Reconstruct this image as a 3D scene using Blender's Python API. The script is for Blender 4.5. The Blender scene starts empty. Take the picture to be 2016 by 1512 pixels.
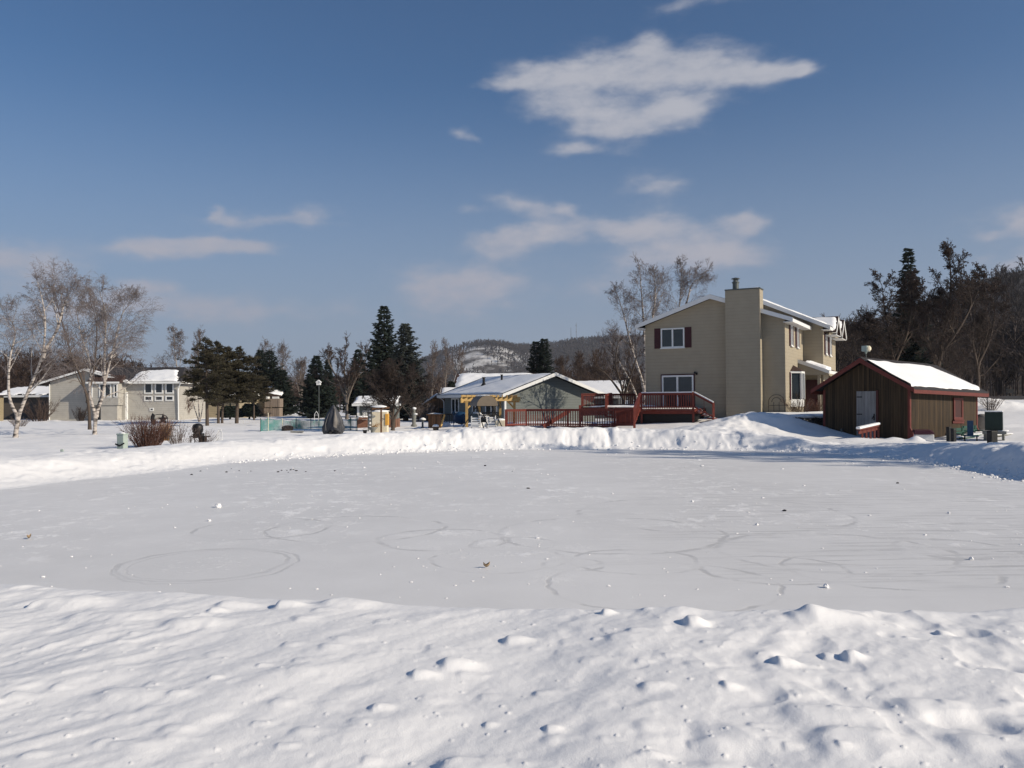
import bpy, math, random
import numpy as np
from mathutils import Vector, Matrix, Euler
R = math.radians
S = bpy.context.scene
COL = S.collection
# ------------------------------------------------------------------ camera
FPX, CX, CY, H = 1640.0, 1008.0, 756.0, 1.9
PITCH, ROLL = math.atan(33/FPX), R(0.35)
Fv = Vector((0, math.cos(PITCH), math.sin(PITCH)))
R0 = Vector((1, 0, 0)); U0 = Vector((0, -math.sin(PITCH), math.cos(PITCH)))
Rv = R0*math.cos(ROLL) - U0*math.sin(ROLL)
Uv = R0*math.sin(ROLL) + U0*math.cos(ROLL)
def ray(px, py): return Fv + Rv*((px-CX)/FPX) + Uv*((CY-py)/FPX)
def W(px, py, d):                                   # a measured point at distance d (metres north)
    r = ray(px, py); t = d/r.y
    return Vector((r.x*t, d, H + r.z*t))
def GP(px, py, z=0.0):                              # where a measured line of sight meets height z
    r = ray(px, py); t = (z-H)/r.z
    return Vector((r.x*t, r.y*t, z))
cam = bpy.data.cameras.new('camera'); camo = bpy.data.objects.new('camera', cam); COL.objects.link(camo)
cam.sensor_width = 36; cam.lens = 36*FPX/2016; cam.clip_start = .1; cam.clip_end = 9000
M3 = Matrix((Rv, Uv, -Fv)).transposed().to_4x4(); M3.translation = (0, 0, H)
camo.matrix_world = M3; S.camera = camo
# ------------------------------------------------------------------ noise
_rs = np.random.RandomState(7)
_tab = _rs.rand(256, 256)
def vnoise(x, y):
    xi = np.floor(x).astype(np.int64); yi = np.floor(y).astype(np.int64)
    fx = x-xi; fy = y-yi
    fx = fx*fx*fx*(fx*(fx*6-15)+10); fy = fy*fy*fy*(fy*(fy*6-15)+10)
    a = _tab[yi & 255, xi & 255]; b = _tab[yi & 255, (xi+1) & 255]
    c = _tab[(yi+1) & 255, xi & 255]; d = _tab[(yi+1) & 255, (xi+1) & 255]
    return (a*(1-fx)+b*fx)*(1-fy)+(c*(1-fx)+d*fx)*fy
def fbm(x, y, o=4, g=.5):
    s = 0; a = 1; n = 0
    for i in range(o):
        s = s+a*(vnoise(x*2**i+17.3*i, y*2**i+31.7*i)-.5); n += a; a *= g
    return s/n*2
def sst(a, b, x):
    t = np.clip((x-a)/(b-a), 0, 1); return t*t*(3-2*t)
# ------------------------------------------------------------------ materials
def nt(m):
    m.use_nodes = True; n = m.node_tree; n.nodes.clear(); return n
MATS = {}
def mat(name, col, rough=.8, var=.12, vscale=3.0, bump=0, bscale=20, spec=.3, metal=0, coat=None, detail=4):
    m = bpy.data.materials.new(name); t = nt(m); N = t.nodes; L = t.links
    o = N.new('ShaderNodeOutputMaterial'); p = N.new('ShaderNodeBsdfPrincipled'); L.new(p.outputs[0], o.inputs[0])
    p.inputs['Roughness'].default_value = rough; p.inputs['Specular IOR Level'].default_value = spec
    p.inputs['Metallic'].default_value = metal
    tc = N.new('ShaderNodeTexCoord')
    ns = N.new('ShaderNodeTexNoise'); ns.inputs['Scale'].default_value = vscale; ns.inputs['Detail'].default_value = detail
    L.new(tc.outputs['Object'], ns.inputs['Vector'])
    mx = N.new('ShaderNodeMix'); mx.data_type = 'RGBA'
    c = np.array(col)
    mx.inputs[6].default_value = (*np.clip(c*(1-var*1.6), 0, 1), 1); mx.inputs[7].default_value = (*np.clip(c*(1+var*1.6), 0, 1), 1)
    L.new(ns.outputs['Fac'], mx.inputs[0]); L.new(mx.outputs[2], p.inputs['Base Color'])
    if bump:
        nb = N.new('ShaderNodeTexNoise'); nb.inputs['Scale'].default_value = bscale; nb.inputs['Detail'].default_value = 5
        L.new(tc.outputs['Object'], nb.inputs['Vector'])
        b = N.new('ShaderNodeBump'); b.inputs['Strength'].default_value = bump; b.inputs['Distance'].default_value = .05
        L.new(nb.outputs['Fac'], b.inputs['Height']); L.new(b.outputs[0], p.inputs['Normal'])
    MATS[name] = m; return m
def math_(N, L, op, a, b=None, c=None):
    n = N.new('ShaderNodeMath'); n.operation = op
    for i, v in enumerate((a, b, c)):
        if v is None: continue
        if isinstance(v, (int, float)): n.inputs[i].default_value = v
        else: L.new(v, n.inputs[i])
    return n.outputs[0]
def lined(name, col, pitch, axis='Z', dark=.45, width=.12, rough=.75, var=.08, grain=0, stretch=(1, 1, 1), vscale=2.0):
    """boards: a course line every `pitch` metres along one object axis, with a bevel bump and stains"""
    m = bpy.data.materials.new(name); t = nt(m); N = t.nodes; L = t.links
    o = N.new('ShaderNodeOutputMaterial'); p = N.new('ShaderNodeBsdfPrincipled'); L.new(p.outputs[0], o.inputs[0])
    p.inputs['Roughness'].default_value = rough; p.inputs['Specular IOR Level'].default_value = .25
    tc = N.new('ShaderNodeTexCoord'); sx = N.new('ShaderNodeSeparateXYZ'); L.new(tc.outputs['Object'], sx.inputs[0])
    if axis == 'XY': src = math_(N, L, 'ADD', sx.outputs['X'], sx.outputs['Y'])
    else: src = sx.outputs[axis]
    fr = math_(N, L, 'FRACT', math_(N, L, 'DIVIDE', src, pitch))
    idx = math_(N, L, 'FLOOR', math_(N, L, 'DIVIDE', src, pitch))
    wn = N.new('ShaderNodeTexWhiteNoise'); wn.noise_dimensions = '1D'; L.new(idx, wn.inputs['W'])
    ln = math_(N, L, 'LESS_THAN', fr, width)
    mp = N.new('ShaderNodeMapping'); mp.inputs['Scale'].default_value = stretch; L.new(tc.outputs['Object'], mp.inputs[0])
    ns = N.new('ShaderNodeTexNoise'); ns.inputs['Scale'].default_value = vscale; ns.inputs['Detail'].default_value = 6; L.new(mp.outputs[0], ns.inputs['Vector'])
    v = math_(N, L, 'ADD', math_(N, L, 'MULTIPLY', math_(N, L, 'SUBTRACT', ns.outputs['Fac'], .5), 2*var*2), math_(N, L, 'MULTIPLY', math_(N, L, 'SUBTRACT', wn.outputs['Value'], .5), 2*grain))
    v = math_(N, L, 'ADD', v, 1.0)
    v = math_(N, L, 'MULTIPLY', v, math_(N, L, 'SUBTRACT', 1.0, math_(N, L, 'MULTIPLY', ln, 1-dark)))
    cm = N.new('ShaderNodeVectorMath'); cm.operation = 'SCALE'; cm.inputs[0].default_value = col; L.new(v, cm.inputs['Scale'])
    L.new(cm.outputs[0], p.inputs['Base Color'])
    b = N.new('ShaderNodeBump'); b.inputs['Strength'].default_value = .35; b.inputs['Distance'].default_value = .012
    L.new(math_(N, L, 'ADD', math_(N, L, 'MULTIPLY', fr, -1 if axis == 'Z' else 0), math_(N, L, 'MULTIPLY', ln, -.6)), b.inputs['Height']); L.new(b.outputs[0], p.inputs['Normal'])
    MATS[name] = m; return m
def snow_mat(name, col=(.845, .835, .83), bump=.16, sc=9):
    m = bpy.data.materials.new(name); t = nt(m); N = t.nodes; L = t.links
    o = N.new('ShaderNodeOutputMaterial'); p = N.new('ShaderNodeBsdfPrincipled'); L.new(p.outputs[0], o.inputs[0])
    p.inputs['Base Color'].default_value = (*col, 1); p.inputs['Roughness'].default_value = .7; p.inputs['Specular IOR Level'].default_value = .25
    tc = N.new('ShaderNodeTexCoord')
    a = N.new('ShaderNodeTexNoise'); a.inputs['Scale'].default_value = sc; a.inputs['Detail'].default_value = 8; a.inputs['Roughness'].default_value = .6
    f = N.new('ShaderNodeTexNoise'); f.inputs['Scale'].default_value = 130; f.inputs['Detail'].default_value = 3
    for q in (a, f): L.new(tc.outputs['Object'], q.inputs['Vector'])
    h = math_(N, L, 'ADD', math_(N, L, 'MULTIPLY', a.outputs['Fac'], 1.0), math_(N, L, 'MULTIPLY', f.outputs['Fac'], .3))
    b = N.new('ShaderNodeBump'); b.inputs['Strength'].default_value = bump; b.inputs['Distance'].default_value = .06
    L.new(h, b.inputs['Height']); L.new(b.outputs[0], p.inputs['Normal'])
    MATS[name] = m; return m
snow = snow_mat('snow')
roofsnow = snow_mat('roof_snow', (.88, .88, .88), .12, 3)
white = mat('white_paint', (.74, .74, .72), .5, .05)
siding = lined('tan_siding', (.335, .29, .215), .19, 'Z', .88, .09, var=.05)
bluesid = lined('blue_grey_siding', (.15, .165, .158), .2, 'Z', .74, .1, var=.06)
greysid = lined('grey_siding', (.41, .39, .35), .2, 'Z', .82, .12, var=.1)
tansid = lined('beige_siding', (.34, .285, .195), .25, 'Z', .75, .12, var=.1)
brick = lined('yellow_brick', (.30, .245, .155), .075, 'Z', .7, .15, var=.25, vscale=9)
redbrick = lined('red_brick', (.20, .10, .065), .075, 'Z', .75, .15, var=.25, vscale=9)
shedwood = lined('shed_boards', (.046, .029, .0145), .115, 'XY', .3, .14, var=.45, grain=.42, stretch=(9, 9, .7), vscale=1.5)
fencewood = lined('weathered_boards', (.24, .19, .15), .14, 'XY', .5, .12, var=.2, grain=.2, stretch=(7, 7, .7))
brownwood = lined('brown_boards', (.16, .085, .045), .11, 'XY', .45, .14, var=.2, grain=.3, stretch=(7, 7, .7))
redwood = mat('deck_red_stain', (.15, .030, .020), .6, .25, 6, .2, 30)
redtrim = mat('red_trim_paint', (.125, .026, .019), .6, .22, 5, .2, 25)
greydoor = lined('grey_door_boards', (.20, .20, .20), .16, 'XY', .6, .08, var=.25, grain=.08, stretch=(6, 6, .8))
shutter_m = mat('maroon_shutter', (.05, .010, .014), .5, .15)
glass = mat('window_glass', (.02, .026, .03), .06, .3, 1.2, spec=.7)
shingle = mat('dark_shingle', (.035, .032, .034), .9, .3, 14, .4, 40)
brownshingle = mat('brown_shingle', (.05, .028, .022), .9, .3, 14, .4, 40)
yellowwood = mat('new_lumber', (.44, .29, .11), .6, .2, 7)
tanclothm = mat('beige_canvas', (.42, .32, .21), .85, .1, 5)
greycloth = mat('grey_canvas', (.20, .19, .18), .85, .15, 5)
blackm = mat('black_metal', (.012, .012, .013), .45, .3, 6)
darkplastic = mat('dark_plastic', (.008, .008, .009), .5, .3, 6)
greenbench = mat('green_painted_wood', (.022, .075, .055), .55, .25, 8)
bluepaint = mat('blue_paint', (.012, .045, .10), .5, .2, 8)
greenbox = mat('dark_green_enamel', (.014, .028, .022), .45, .2, 4)
pedest = mat('pale_green_plastic', (.34, .40, .36), .55, .12, 6)
greywood = mat('grey_weathered_wood', (.2, .2, .18), .8, .25, 9)
maroon = mat('maroon_lid', (.055, .016, .025), .45, .2, 5)
whitepl = mat('white_plastic', (.7, .7, .69), .5, .06, 4)
cream = mat('cream_board', (.72, .64, .48), .6, .06, 3)
orange = mat('orange_board', (.62, .33, .06), .6, .08, 3)
terra = mat('terracotta', (.22, .055, .025), .7, .2, 7)
stone = mat('field_stone', (.12, .10, .085), .9, .5, 6, .6, 20)
birchbark = mat('birch_bark', (.55, .50, .45), .8, .0)
bark = mat('dark_bark', (.085, .065, .052), .95, .35, 12, .5, 30)
greybark = mat('grey_bark', (.17, .145, .125), .95, .3, 12, .5, 30)
twig = mat('brown_twigs', (.085, .058, .046), .9, .2, 1)
twiggrey = mat('grey_twigs', (.15, .115, .098), .9, .2, 1)
twigbirch = mat('birch_twigs', (.195, .168, .165), .9, .25, 1)
twigred = mat('red_twigs', (.105, .052, .038), .8, .25, 3)
twigdark = mat('dark_crabapple_twigs', (.048, .036, .031), .9, .25, 1)
berry = mat('dried_fruit', (.03, .014, .010), .7, .3, 3)
spruce_m = mat('spruce_needles', (.020, .030, .022), .8, .45, 1.6)
pine_m = mat('pine_needles', (.05, .043, .024), .8, .5, 1.3)
yew_m = mat('dark_evergreen_needles', (.014, .022, .015), .8, .4, 2)
drygrass = mat('dry_grass', (.36, .19, .06), .9, .25, 4)
wood_far = mat('woodland_twigs', (.062, .042, .034), .95, .35, .08)
wood_hill = mat('hillside_twigs', (.045, .036, .034), .95, .4, .03)
asphalt = mat('asphalt', (.045, .045, .05), .9, .2, 1)
leafm = mat('dead_leaf', (.40, .29, .18), .8, .2, 9)
steel = mat('galvanised_steel', (.10, .11, .105), .5, .15, 6, metal=.4)
mastm = mat('mast_steel', (.16, .15, .15), .6, .05)
def birch_fix():
    t = birchbark.node_tree; N = t.nodes; L = t.links
    p = next(n for n in N if n.type == 'BSDF_PRINCIPLED'); tc = next(n for n in N if n.type == 'TEX_COORD')
    mp = N.new('ShaderNodeMapping'); mp.inputs['Scale'].default_value = (3, 3, 9); L.new(tc.outputs['Object'], mp.inputs[0])
    ns = N.new('ShaderNodeTexNoise'); ns.inputs['Scale'].default_value = 1.0; ns.inputs['Detail'].default_value = 4; L.new(mp.outputs[0], ns.inputs['Vector'])
    cr = N.new('ShaderNodeValToRGB'); e = cr.color_ramp.elements
    e[0].position = .36; e[0].color = (.05, .042, .038, 1); e[1].position = .54; e[1].color = (.46, .41, .37, 1)
    L.new(ns.outputs['Fac'], cr.inputs[0]); L.new(cr.outputs[0], p.inputs['Base Color'])
birch_fix()
def net_mat():
    m = bpy.data.materials.new('teal_netting'); t = nt(m); N = t.nodes; L = t.links
    o = N.new('ShaderNodeOutputMaterial'); p = N.new('ShaderNodeBsdfPrincipled'); tr = N.new('ShaderNodeBsdfTransparent'); mx = N.new('ShaderNodeMixShader')
    p.inputs['Base Color'].default_value = (.015, .17, .15, 1); p.inputs['Roughness'].default_value = .6
    tc = N.new('ShaderNodeTexCoord'); ns = N.new('ShaderNodeTexNoise'); ns.inputs['Scale'].default_value = 1.3; ns.inputs['Detail'].default_value = 6
    L.new(tc.outputs['Object'], ns.inputs['Vector'])
    L.new(math_(N, L, 'MULTIPLY_ADD', ns.outputs['Fac'], 1.7, -.25), mx.inputs[0]); L.new(tr.outputs[0], mx.inputs[1]); L.new(p.outputs[0], mx.inputs[2]); L.new(mx.outputs[0], o.inputs[0])
    return m
net = net_mat()
# ------------------------------------------------------------------ objects
def T(name, label, cat, loc=(0, 0, 0), rz=0, group=None):
    o = bpy.data.objects.new(name, None); COL.objects.link(o); o.location = loc; o.rotation_euler = (0, 0, rz)
    o.empty_display_size = .2
    o['label'] = label; o['category'] = cat
    if group: o['group'] = group
    return o
def tag(o, label, cat, group=None):
    o['label'] = label; o['category'] = cat
    if group: o['group'] = group
    return o
def npmesh(name, V, Fq, material, parent=None, smooth=False, loc=None):
    """V (n,3); Fq: list of int arrays (k,4) or (k,3)"""
    me = bpy.data.meshes.new(name); V = np.asarray(V, dtype=np.float32)
    if not isinstance(Fq, (list, tuple)): Fq = [Fq]
    Fq = [np.asarray(f, dtype=np.int32) for f in Fq if len(f)]
    me.vertices.add(len(V)); me.vertices.foreach_set('co', V.ravel())
    loops = np.concatenate([f.ravel() for f in Fq]); sizes = np.concatenate([np.full(len(f), f.shape[1], np.int32) for f in Fq])
    me.loops.add(len(loops)); me.loops.foreach_set('vertex_index', loops)
    me.polygons.add(len(sizes)); st = np.zeros(len(sizes), np.int32); st[1:] = np.cumsum(sizes)[:-1]
    me.polygons.foreach_set('loop_start', st); me.polygons.foreach_set('loop_total', sizes)
    me.polygons.foreach_set('use_smooth', np.full(len(sizes), smooth))
    me.update(calc_edges=True); me.validate()
    me.materials.append(material)
    o = bpy.data.objects.new(name, me); COL.objects.link(o)
    if parent: o.parent = parent
    if loc is not None: o.location = loc
    return o
class MB:
    def __init__(s): s.v = []; s.f = []
    def add(s, vs, fs):
        b = len(s.v); s.v += [tuple(v) for v in vs]; s.f += [tuple(b+i for i in f) for f in fs]; return s
    def box(s, x0, x1, y0, y1, z0, z1):
        return s.add([(x0, y0, z0), (x1, y0, z0), (x1, y1, z0), (x0, y1, z0), (x0, y0, z1), (x1, y0, z1), (x1, y1, z1), (x0, y1, z1)],
                     [(0, 3, 2, 1), (4, 5, 6, 7), (0, 1, 5, 4), (1, 2, 6, 5), (2, 3, 7, 6), (3, 0, 4, 7)])
    def pbox(s, P, u0, u1, n0, n1, z0, z1):          # box on a wall plane P=(origin,u,n)
        O, u, n = P; k = Vector((0, 0, 1))
        c = [O+u*a+n*b+k*z for z in (z0, z1) for a, b in ((u0, n0), (u1, n0), (u1, n1), (u0, n1))]
        return s.add(c, [(0, 3, 2, 1), (4, 5, 6, 7), (0, 1, 5, 4), (1, 2, 6, 5), (2, 3, 7, 6), (3, 0, 4, 7)])
    def beam(s, a, b, w, h=None):                     # rectangular bar from a to b
        a = Vector(a); b = Vector(b); h = h or w; d = (b-a).normalized()
        sd = d.cross(Vector((0, 0, 1)))
        sd = Vector((1, 0, 0)) if sd.length < 1e-3 else sd.normalized()
        up = sd.cross(d)
        c = [p+sd*i*w/2+up*j*h/2 for p in (a, b) for i, j in ((-1, -1), (1, -1), (1, 1), (-1, 1))]
        return s.add(c, [(0, 3, 2, 1), (4, 5, 6, 7), (0, 1, 5, 4), (1, 2, 6, 5), (2, 3, 7, 6), (3, 0, 4, 7)])
    def tube(s, a, b, r0, r1=None, n=8, cap=True):
        a = Vector(a); b = Vector(b); r1 = r0 if r1 is None else r1; d = (b-a).normalized()
        sd = d.cross(Vector((0, 0, 1))); sd = Vector((1, 0, 0)) if sd.length < 1e-3 else sd.normalized(); up = sd.cross(d)
        c = [p+(sd*math.cos(2*math.pi*i/n)+up*math.sin(2*math.pi*i/n))*r for p, r in ((a, r0), (b, r1)) for i in range(n)]
        f = [(i, (i+1) % n, n+(i+1) % n, n+i) for i in range(n)]
        if cap: f += [tuple(range(n-1, -1, -1)), tuple(range(n, 2*n))]
        return s.add(c, f)
    def path(s, pts, r, n=6):
        for a, b in zip(pts[:-1], pts[1:]): s.tube(a, b, r, r, n)
        return s
    def prism(s, prof, y0, y1):                        # (x,z) outline extruded along y
        n = len(prof)
        c = [(x, y0, z) for x, z in prof]+[(x, y1, z) for x, z in prof]
        return s.add(c, [tuple(range(n)), tuple(range(2*n-1, n-1, -1))]+[((i+1) % n, i, n+i, n+(i+1) % n) for i in range(n)])
    def extr(s, pts, vec):                             # any planar outline extruded along a vector
        n = len(pts); vec = Vector(vec); pts = [Vector(p) for p in pts]
        return s.add(pts+[p+vec for p in pts], [tuple(range(n)), tuple(range(2*n-1, n-1, -1))]+[((i+1) % n, i, n+i, n+(i+1) % n) for i in range(n)])
    def lathe(s, prof, c=(0, 0, 0), n=16):
        k = len(prof); c = Vector(c)
        vs = [c+Vector((r*math.cos(2*math.pi*j/n), r*math.sin(2*math.pi*j/n), z)) for r, z in prof for j in range(n)]
        return s.add(vs, [(i*n+j, i*n+(j+1) % n, (i+1)*n+(j+1) % n, (i+1)*n+j) for i in range(k-1) for j in range(n)]+[tuple(range(n-1, -1, -1)), tuple(range((k-1)*n, k*n))])
    def blob(s, c, rx, ry, rz, rnd, n=8, m=5, j=.2, flat=None):
        c = Vector(c); vs = []
        for a in range(m+1):
            th = math.pi*a/m
            for b in range(n):
                ph = 2*math.pi*b/n; q = 1+rnd.uniform(-j, j)
                z = rz*math.cos(th)*q
                if flat is not None: z = max(z, flat)
                vs.append(c+Vector((rx*math.sin(th)*math.cos(ph)*q, ry*math.sin(th)*math.sin(ph)*q, z)))
        return s.add(vs, [(a*n+b, (a+1)*n+b, (a+1)*n+(b+1) % n, a*n+(b+1) % n) for a in range(m) for b in range(n)])
    def obj(s, name, material, parent=None, smooth=False, bevel=0):
        me = bpy.data.meshes.new(name); me.from_pydata(s.v, [], s.f); me.update(); me.materials.append(material)
        if smooth: me.polygons.foreach_set('use_smooth', [True]*len(me.polygons))
        o = bpy.data.objects.new(name, me); COL.objects.link(o)
        if parent: o.parent = parent
        if bevel:
            b = o.modifiers.new('bevel', 'BEVEL'); b.width = bevel; b.segments = 2; b.limit_method = 'ANGLE'
        return o
def struct(o): o['kind'] = 'structure'; return o
def stuff(o): o['kind'] = 'stuff'; return o
def snow_patch(name, parent, O, u, v, nu, nv, thick, maskf, seed=0, material=None):
    """a lying layer of snow on the plane O+u*a+v*b (a,b in 0..1); maskf(a,b)->0..1 shapes its outline"""
    O = np.array(O); u = np.array(u); v = np.array(v); n = np.cross(u, v); n = n/np.linalg.norm(n)
    if n[2] < 0: n = -n
    A, B = np.meshgrid(np.linspace(0, 1, nu), np.linspace(0, 1, nv))
    m = maskf(A, B)
    lu, lv = np.linalg.norm(u), np.linalg.norm(v)
    h = thick*(.85+.35*fbm(A*lu*.7+seed, B*lv*.7+seed*3, 3))*sst(0, .22, m)-.03
    h = np.where(m <= 0, -.06, h)
    P = O+A[..., None]*u+B[..., None]*v+h[..., None]*n
    keep = (m > -.12)
    idx = np.arange(nu*nv).reshape(nv, nu)
    kq = keep[:-1, :-1] & keep[1:, :-1] & keep[:-1, 1:] & keep[1:, 1:]
    q = np.stack([idx[:-1, :-1], idx[:-1, 1:], idx[1:, 1:], idx[1:, :-1]], -1)[kq]
    return npmesh(name, P.reshape(-1, 3), q, material or roofsnow, parent, True)
def edge_mask(ea=.02, eb=.02, amp=.03, seed=0, f=9):
    def fn(A, B):
        w1 = fbm(A*f+seed, B*f*.6+seed*1.7, 3)*amp
        return np.minimum.reduce([(A-ea-w1)/.06, (1-ea-A+w1)/.06, (B-eb-w1)/.08, (1-eb-B+w1)/.08])*.22
    return fn
#%%GROUND
# ------------------------------------------------------------------ ground
edge_px = [(0, 965), (150, 946), (300, 931), (450, 912), (660, 897), (860, 888), (1008, 885), (1250, 884), (1500, 887), (1640, 892), (1740, 899), (1800, 908), (1880, 919), (1960, 935), (2016, 948)]
POND = [GP(*p)[:2] for p in edge_px]
POND += [(12.0, 17.5), (11.6, 14), (10.5, 11), (8.6, 9.0), (6.2, 7.75)]
POND += [tuple(GP(x, y, .0)[:2]) for x, y in ((1800, 1226), (1420, 1238), (1008, 1222), (700, 1208), (400, 1196), (0, 1172))]
POND += [(-7.5, 9.6), (-9.6, 12.0), (-10.9, 14.8)]
PA = np.array(POND)
def pond_sd(x, y):
    """signed distance to the rink edge, negative on the ice"""
    x = np.asarray(x, float); y = np.asarray(y, float)
    d = np.full(x.shape, 1e9); ins = np.zeros(x.shape, bool)
    n = len(PA)
    for i in range(n):
        a = PA[i]; b = PA[(i+1) % n]; e = b-a
        t = np.clip(((x-a[0])*e[0]+(y-a[1])*e[1])/(e@e), 0, 1)
        d = np.minimum(d, (x-a[0]-t*e[0])**2+(y-a[1]-t*e[1])**2)
        c = (a[1] > y) != (b[1] > y)
        with np.errstate(divide='ignore', invalid='ignore'):
            xi = a[0]+(y-a[1])/(b[1]-a[1]+1e-12)*e[0]
        ins ^= c & (x < xi)
    d = np.sqrt(d); return np.where(ins, -d, d)
LUMPS = []
def lump(px, py, w, h, el=1.0, rot=0.0):
    g = GP(px, py, .3); LUMPS.append((g.x, g.y, w, h, el, rot))
for a in ((885, 1302, .085, .055, 1.3), (1004, 1256, .075, .06, 1.2), (1358, 1236, .085, .075, 1.0), (1606, 1222, .13, .085, 1.5), (1568, 1222, .10, .05, 1.3), (1668, 1293, .06, .07, 1.0), (1536, 1308, .075, .065, 1.0), (1625, 1288, .05, .04, 1),
          (118, 1186, .16, .09, 1.5), (66, 1190, .06, .06, 1.0), (446, 1190, .10, .05, 1.4), (420, 1202, .06, .04, 1.2), (556, 1192, .09, .09, 1.2), (356, 1228, .12, .06, 1.8), (820, 1322, .06, .045, 1.2), (1850, 1236, .05, .05, 1.2),
          (170, 1214, .14, .05, 1.8), (660, 1186, .15, .05, 1.6), (1290, 1206, .16, .04, 1.6), (1275, 1352, .06, .03, 1.4), (1430, 1352, .05, .035, 1), (230, 1362, .10, .04, 2), (1800, 1384, .11, .05, 1.6), (1590, 1402, .13, .055, 1.8),
          (1410, 1442, .14, .06, 1.4), (1655, 1456, .16, .06, 1.6), (900, 1500, .14, .07, 1.3), (1900, 1452, .1, .04, 1.5), (1060, 1350, .05, .02, 1.2), (740, 1384, .05, .03, 1.2), (1080, 1426, .04, .03, 1), (1190, 1210, .05, .05, 1.0)): lump(*a)
_r = random.Random(5)
for i in range(150):
    lump(_r.uniform(-100, 2100), 1200+320*_r.random()**1.2, _r.uniform(.03, .075), _r.uniform(.006, .018), _r.uniform(1, 1.8))
for i in range(190):
    lump(_r.uniform(-100, 2100), 1215+300*_r.random(), _r.uniform(.006, .013), _r.uniform(.006, .014), 1)
def gheight(x, y, fine=False):
    x = np.asarray(x, float); y = np.asarray(y, float); sh = x.shape
    s = pond_sd(x, y)
    rr = np.hypot(x, y)
    g = .14+.0*x+.10*fbm(x*.09, y*.09, 3)
    # the knoll under the tan house and the slope up to the road at the right
    g += .70*np.exp(-(((x-13.5)/7)**2+((y-50)/6.5)**2))
    rx = sst(20, 27, x)
    g += rx*np.clip((y-44)/34, 0, 1)*1.72
    g += sst(-8, 2, x)*.14*sst(34, 44, y)*sst(70, 55, y)
    hillr = sst(18, 60, x-.12*(y-80))*np.clip((y-82), 0, 400)*.13
    g += np.minimum(hillr, 40)*0
    near = sst(10.5, 8.5, y)
    g = g*(1-near)+near*(.27+.05*fbm(x*.35+3, y*.35, 3))
    g -= .17*np.exp(-(((x-18.5)/5)**2+((y-37)/4.5)**2))
    # banks thrown up round the ice
    hb = np.interp(x, [-30, -11.5, -9.5, -6, 0, 8.5, 10.5, 11.5, 13, 16], [.34, .36, .42, .58, .62, .58, .38, .12, .10, .30])
    hb = np.where((x > 10) & (y < 27), np.interp(y, [15, 20, 24, 27], [.6, .55, .42, .25]), hb)
    hb = hb*(1-near)
    lf = sst(-2, -8, x)*(1-near)
    prof = sst(0, 1.15+1.2*lf, s)*(1-.95*sst(1.7+1.2*lf, 5.2+2*lf, s))
    bank = hb*prof
    bank *= 1+(.28*fbm(x*.32+9, y*.32, 2)+.16*fbm(x*1.1+2, y*1.1, 3))*(1-near)
    far = (1-near)*sst(0.02, .5, s)*sst(7.5, 3, s)
    z = np.where(s > 0, g*sst(0, 1.8, s)*(1-near)+near*g*sst(-.05, .75, s)+bank, -.18*sst(0, .35, -s))
    z += far*(1-.6*lf)*(.06*fbm(x*1.6, y*1.6, 4)+.05*np.abs(fbm(x*3.3+5, y*3.3, 3))-.06*sst(.28, .5, fbm(x*1.3+31, y*1.3, 2)))
    low = (1-near)*np.exp(-((s-.25)/.35)**2)
    z += low*(1-.6*lf)*.08*np.maximum(0, fbm(x*5.5, y*5.5, 3))
    # ploughed mounds
    for mx, my, sx, sy, h in ((12.2, 40.9, 2.9, 1.5, .80), (9.4, 38.6, 2.3, 1.4, .36), (14.6, 35.6, .8, .5, .07), (16.3, 35.4, .45, .35, .16), (34.2, 60.5, 3.4, 1.8, .85), (16.9, 34.9, .3, .3, .2)):
        z += h*np.exp(-(((x-mx)/sx)**2+((y-my)/sy)**2))*(1+.3*fbm(x*1.4, y*1.4, 3))
    z -= .13*np.exp(-((x-3.85)/.13)**2)*np.exp(-((s-.9)/.7)**2)*(y > 30)
    # trodden lines in the yard
    yard = sst(5, 8, s)*(1-near)
    z += yard*(.06*fbm(x*.5+y*.1, y*.8, 4)+.07*np.exp(-(((fbm(x*.06, y*.06+4, 2)*3+y*.25+x*.05) % 1.6-.8)/.14)**2))
    # wind-carved foreground
    nf = near*sst(.1, .9, s)
    if np.any(nf > 0):
        a = x*.8-y*.6; b = x*.6+y*.8
        z += nf*(.055*fbm(a*1.0, b*.55, 2)+.012*fbm(a*3.0+7, b*1.3, 2)+.006*fbm(a*8, b*4.2, 2)*(1.1+fbm(x*.7, y*.7, 2))+.0015*fbm(x*22, y*22, 2))
        left = sst(1.5, -2.5, x); z += nf*left*.008*fbm(a*5, b*1.1+3, 2)
        z -= nf*sst(-1, 3, x)*.035*np.maximum(0, fbm(x*3.1+11, y*3.1, 2)-.12)*2
        if fine:
            for lx, ly, w, h, el, rot in LUMPS:
                k = (np.abs(x-lx) < 4*w*el) & (np.abs(y-ly) < 4*w)
                if not k.any(): continue
                dx = (x[k]-lx)/el; dy = y[k]-ly
                dx = np.where(dx < 0, dx*1.9, dx*.62)
                q = np.sqrt(dx*dx+dy*dy)/w
                z[k] += .68*h*np.exp(-q**3)
    # land far off
    z += sst(300, 1200, rr)*-2
    return z
def gz(x, y): return float(gheight(np.array([x]), np.array([y]))[0])
def on(px, d, dz=0.0):
    """a spot on the ground straight below image column px at distance d"""
    p = W(px, 800, d); return Vector((p.x, d, gz(p.x, d)+dz))
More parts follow.
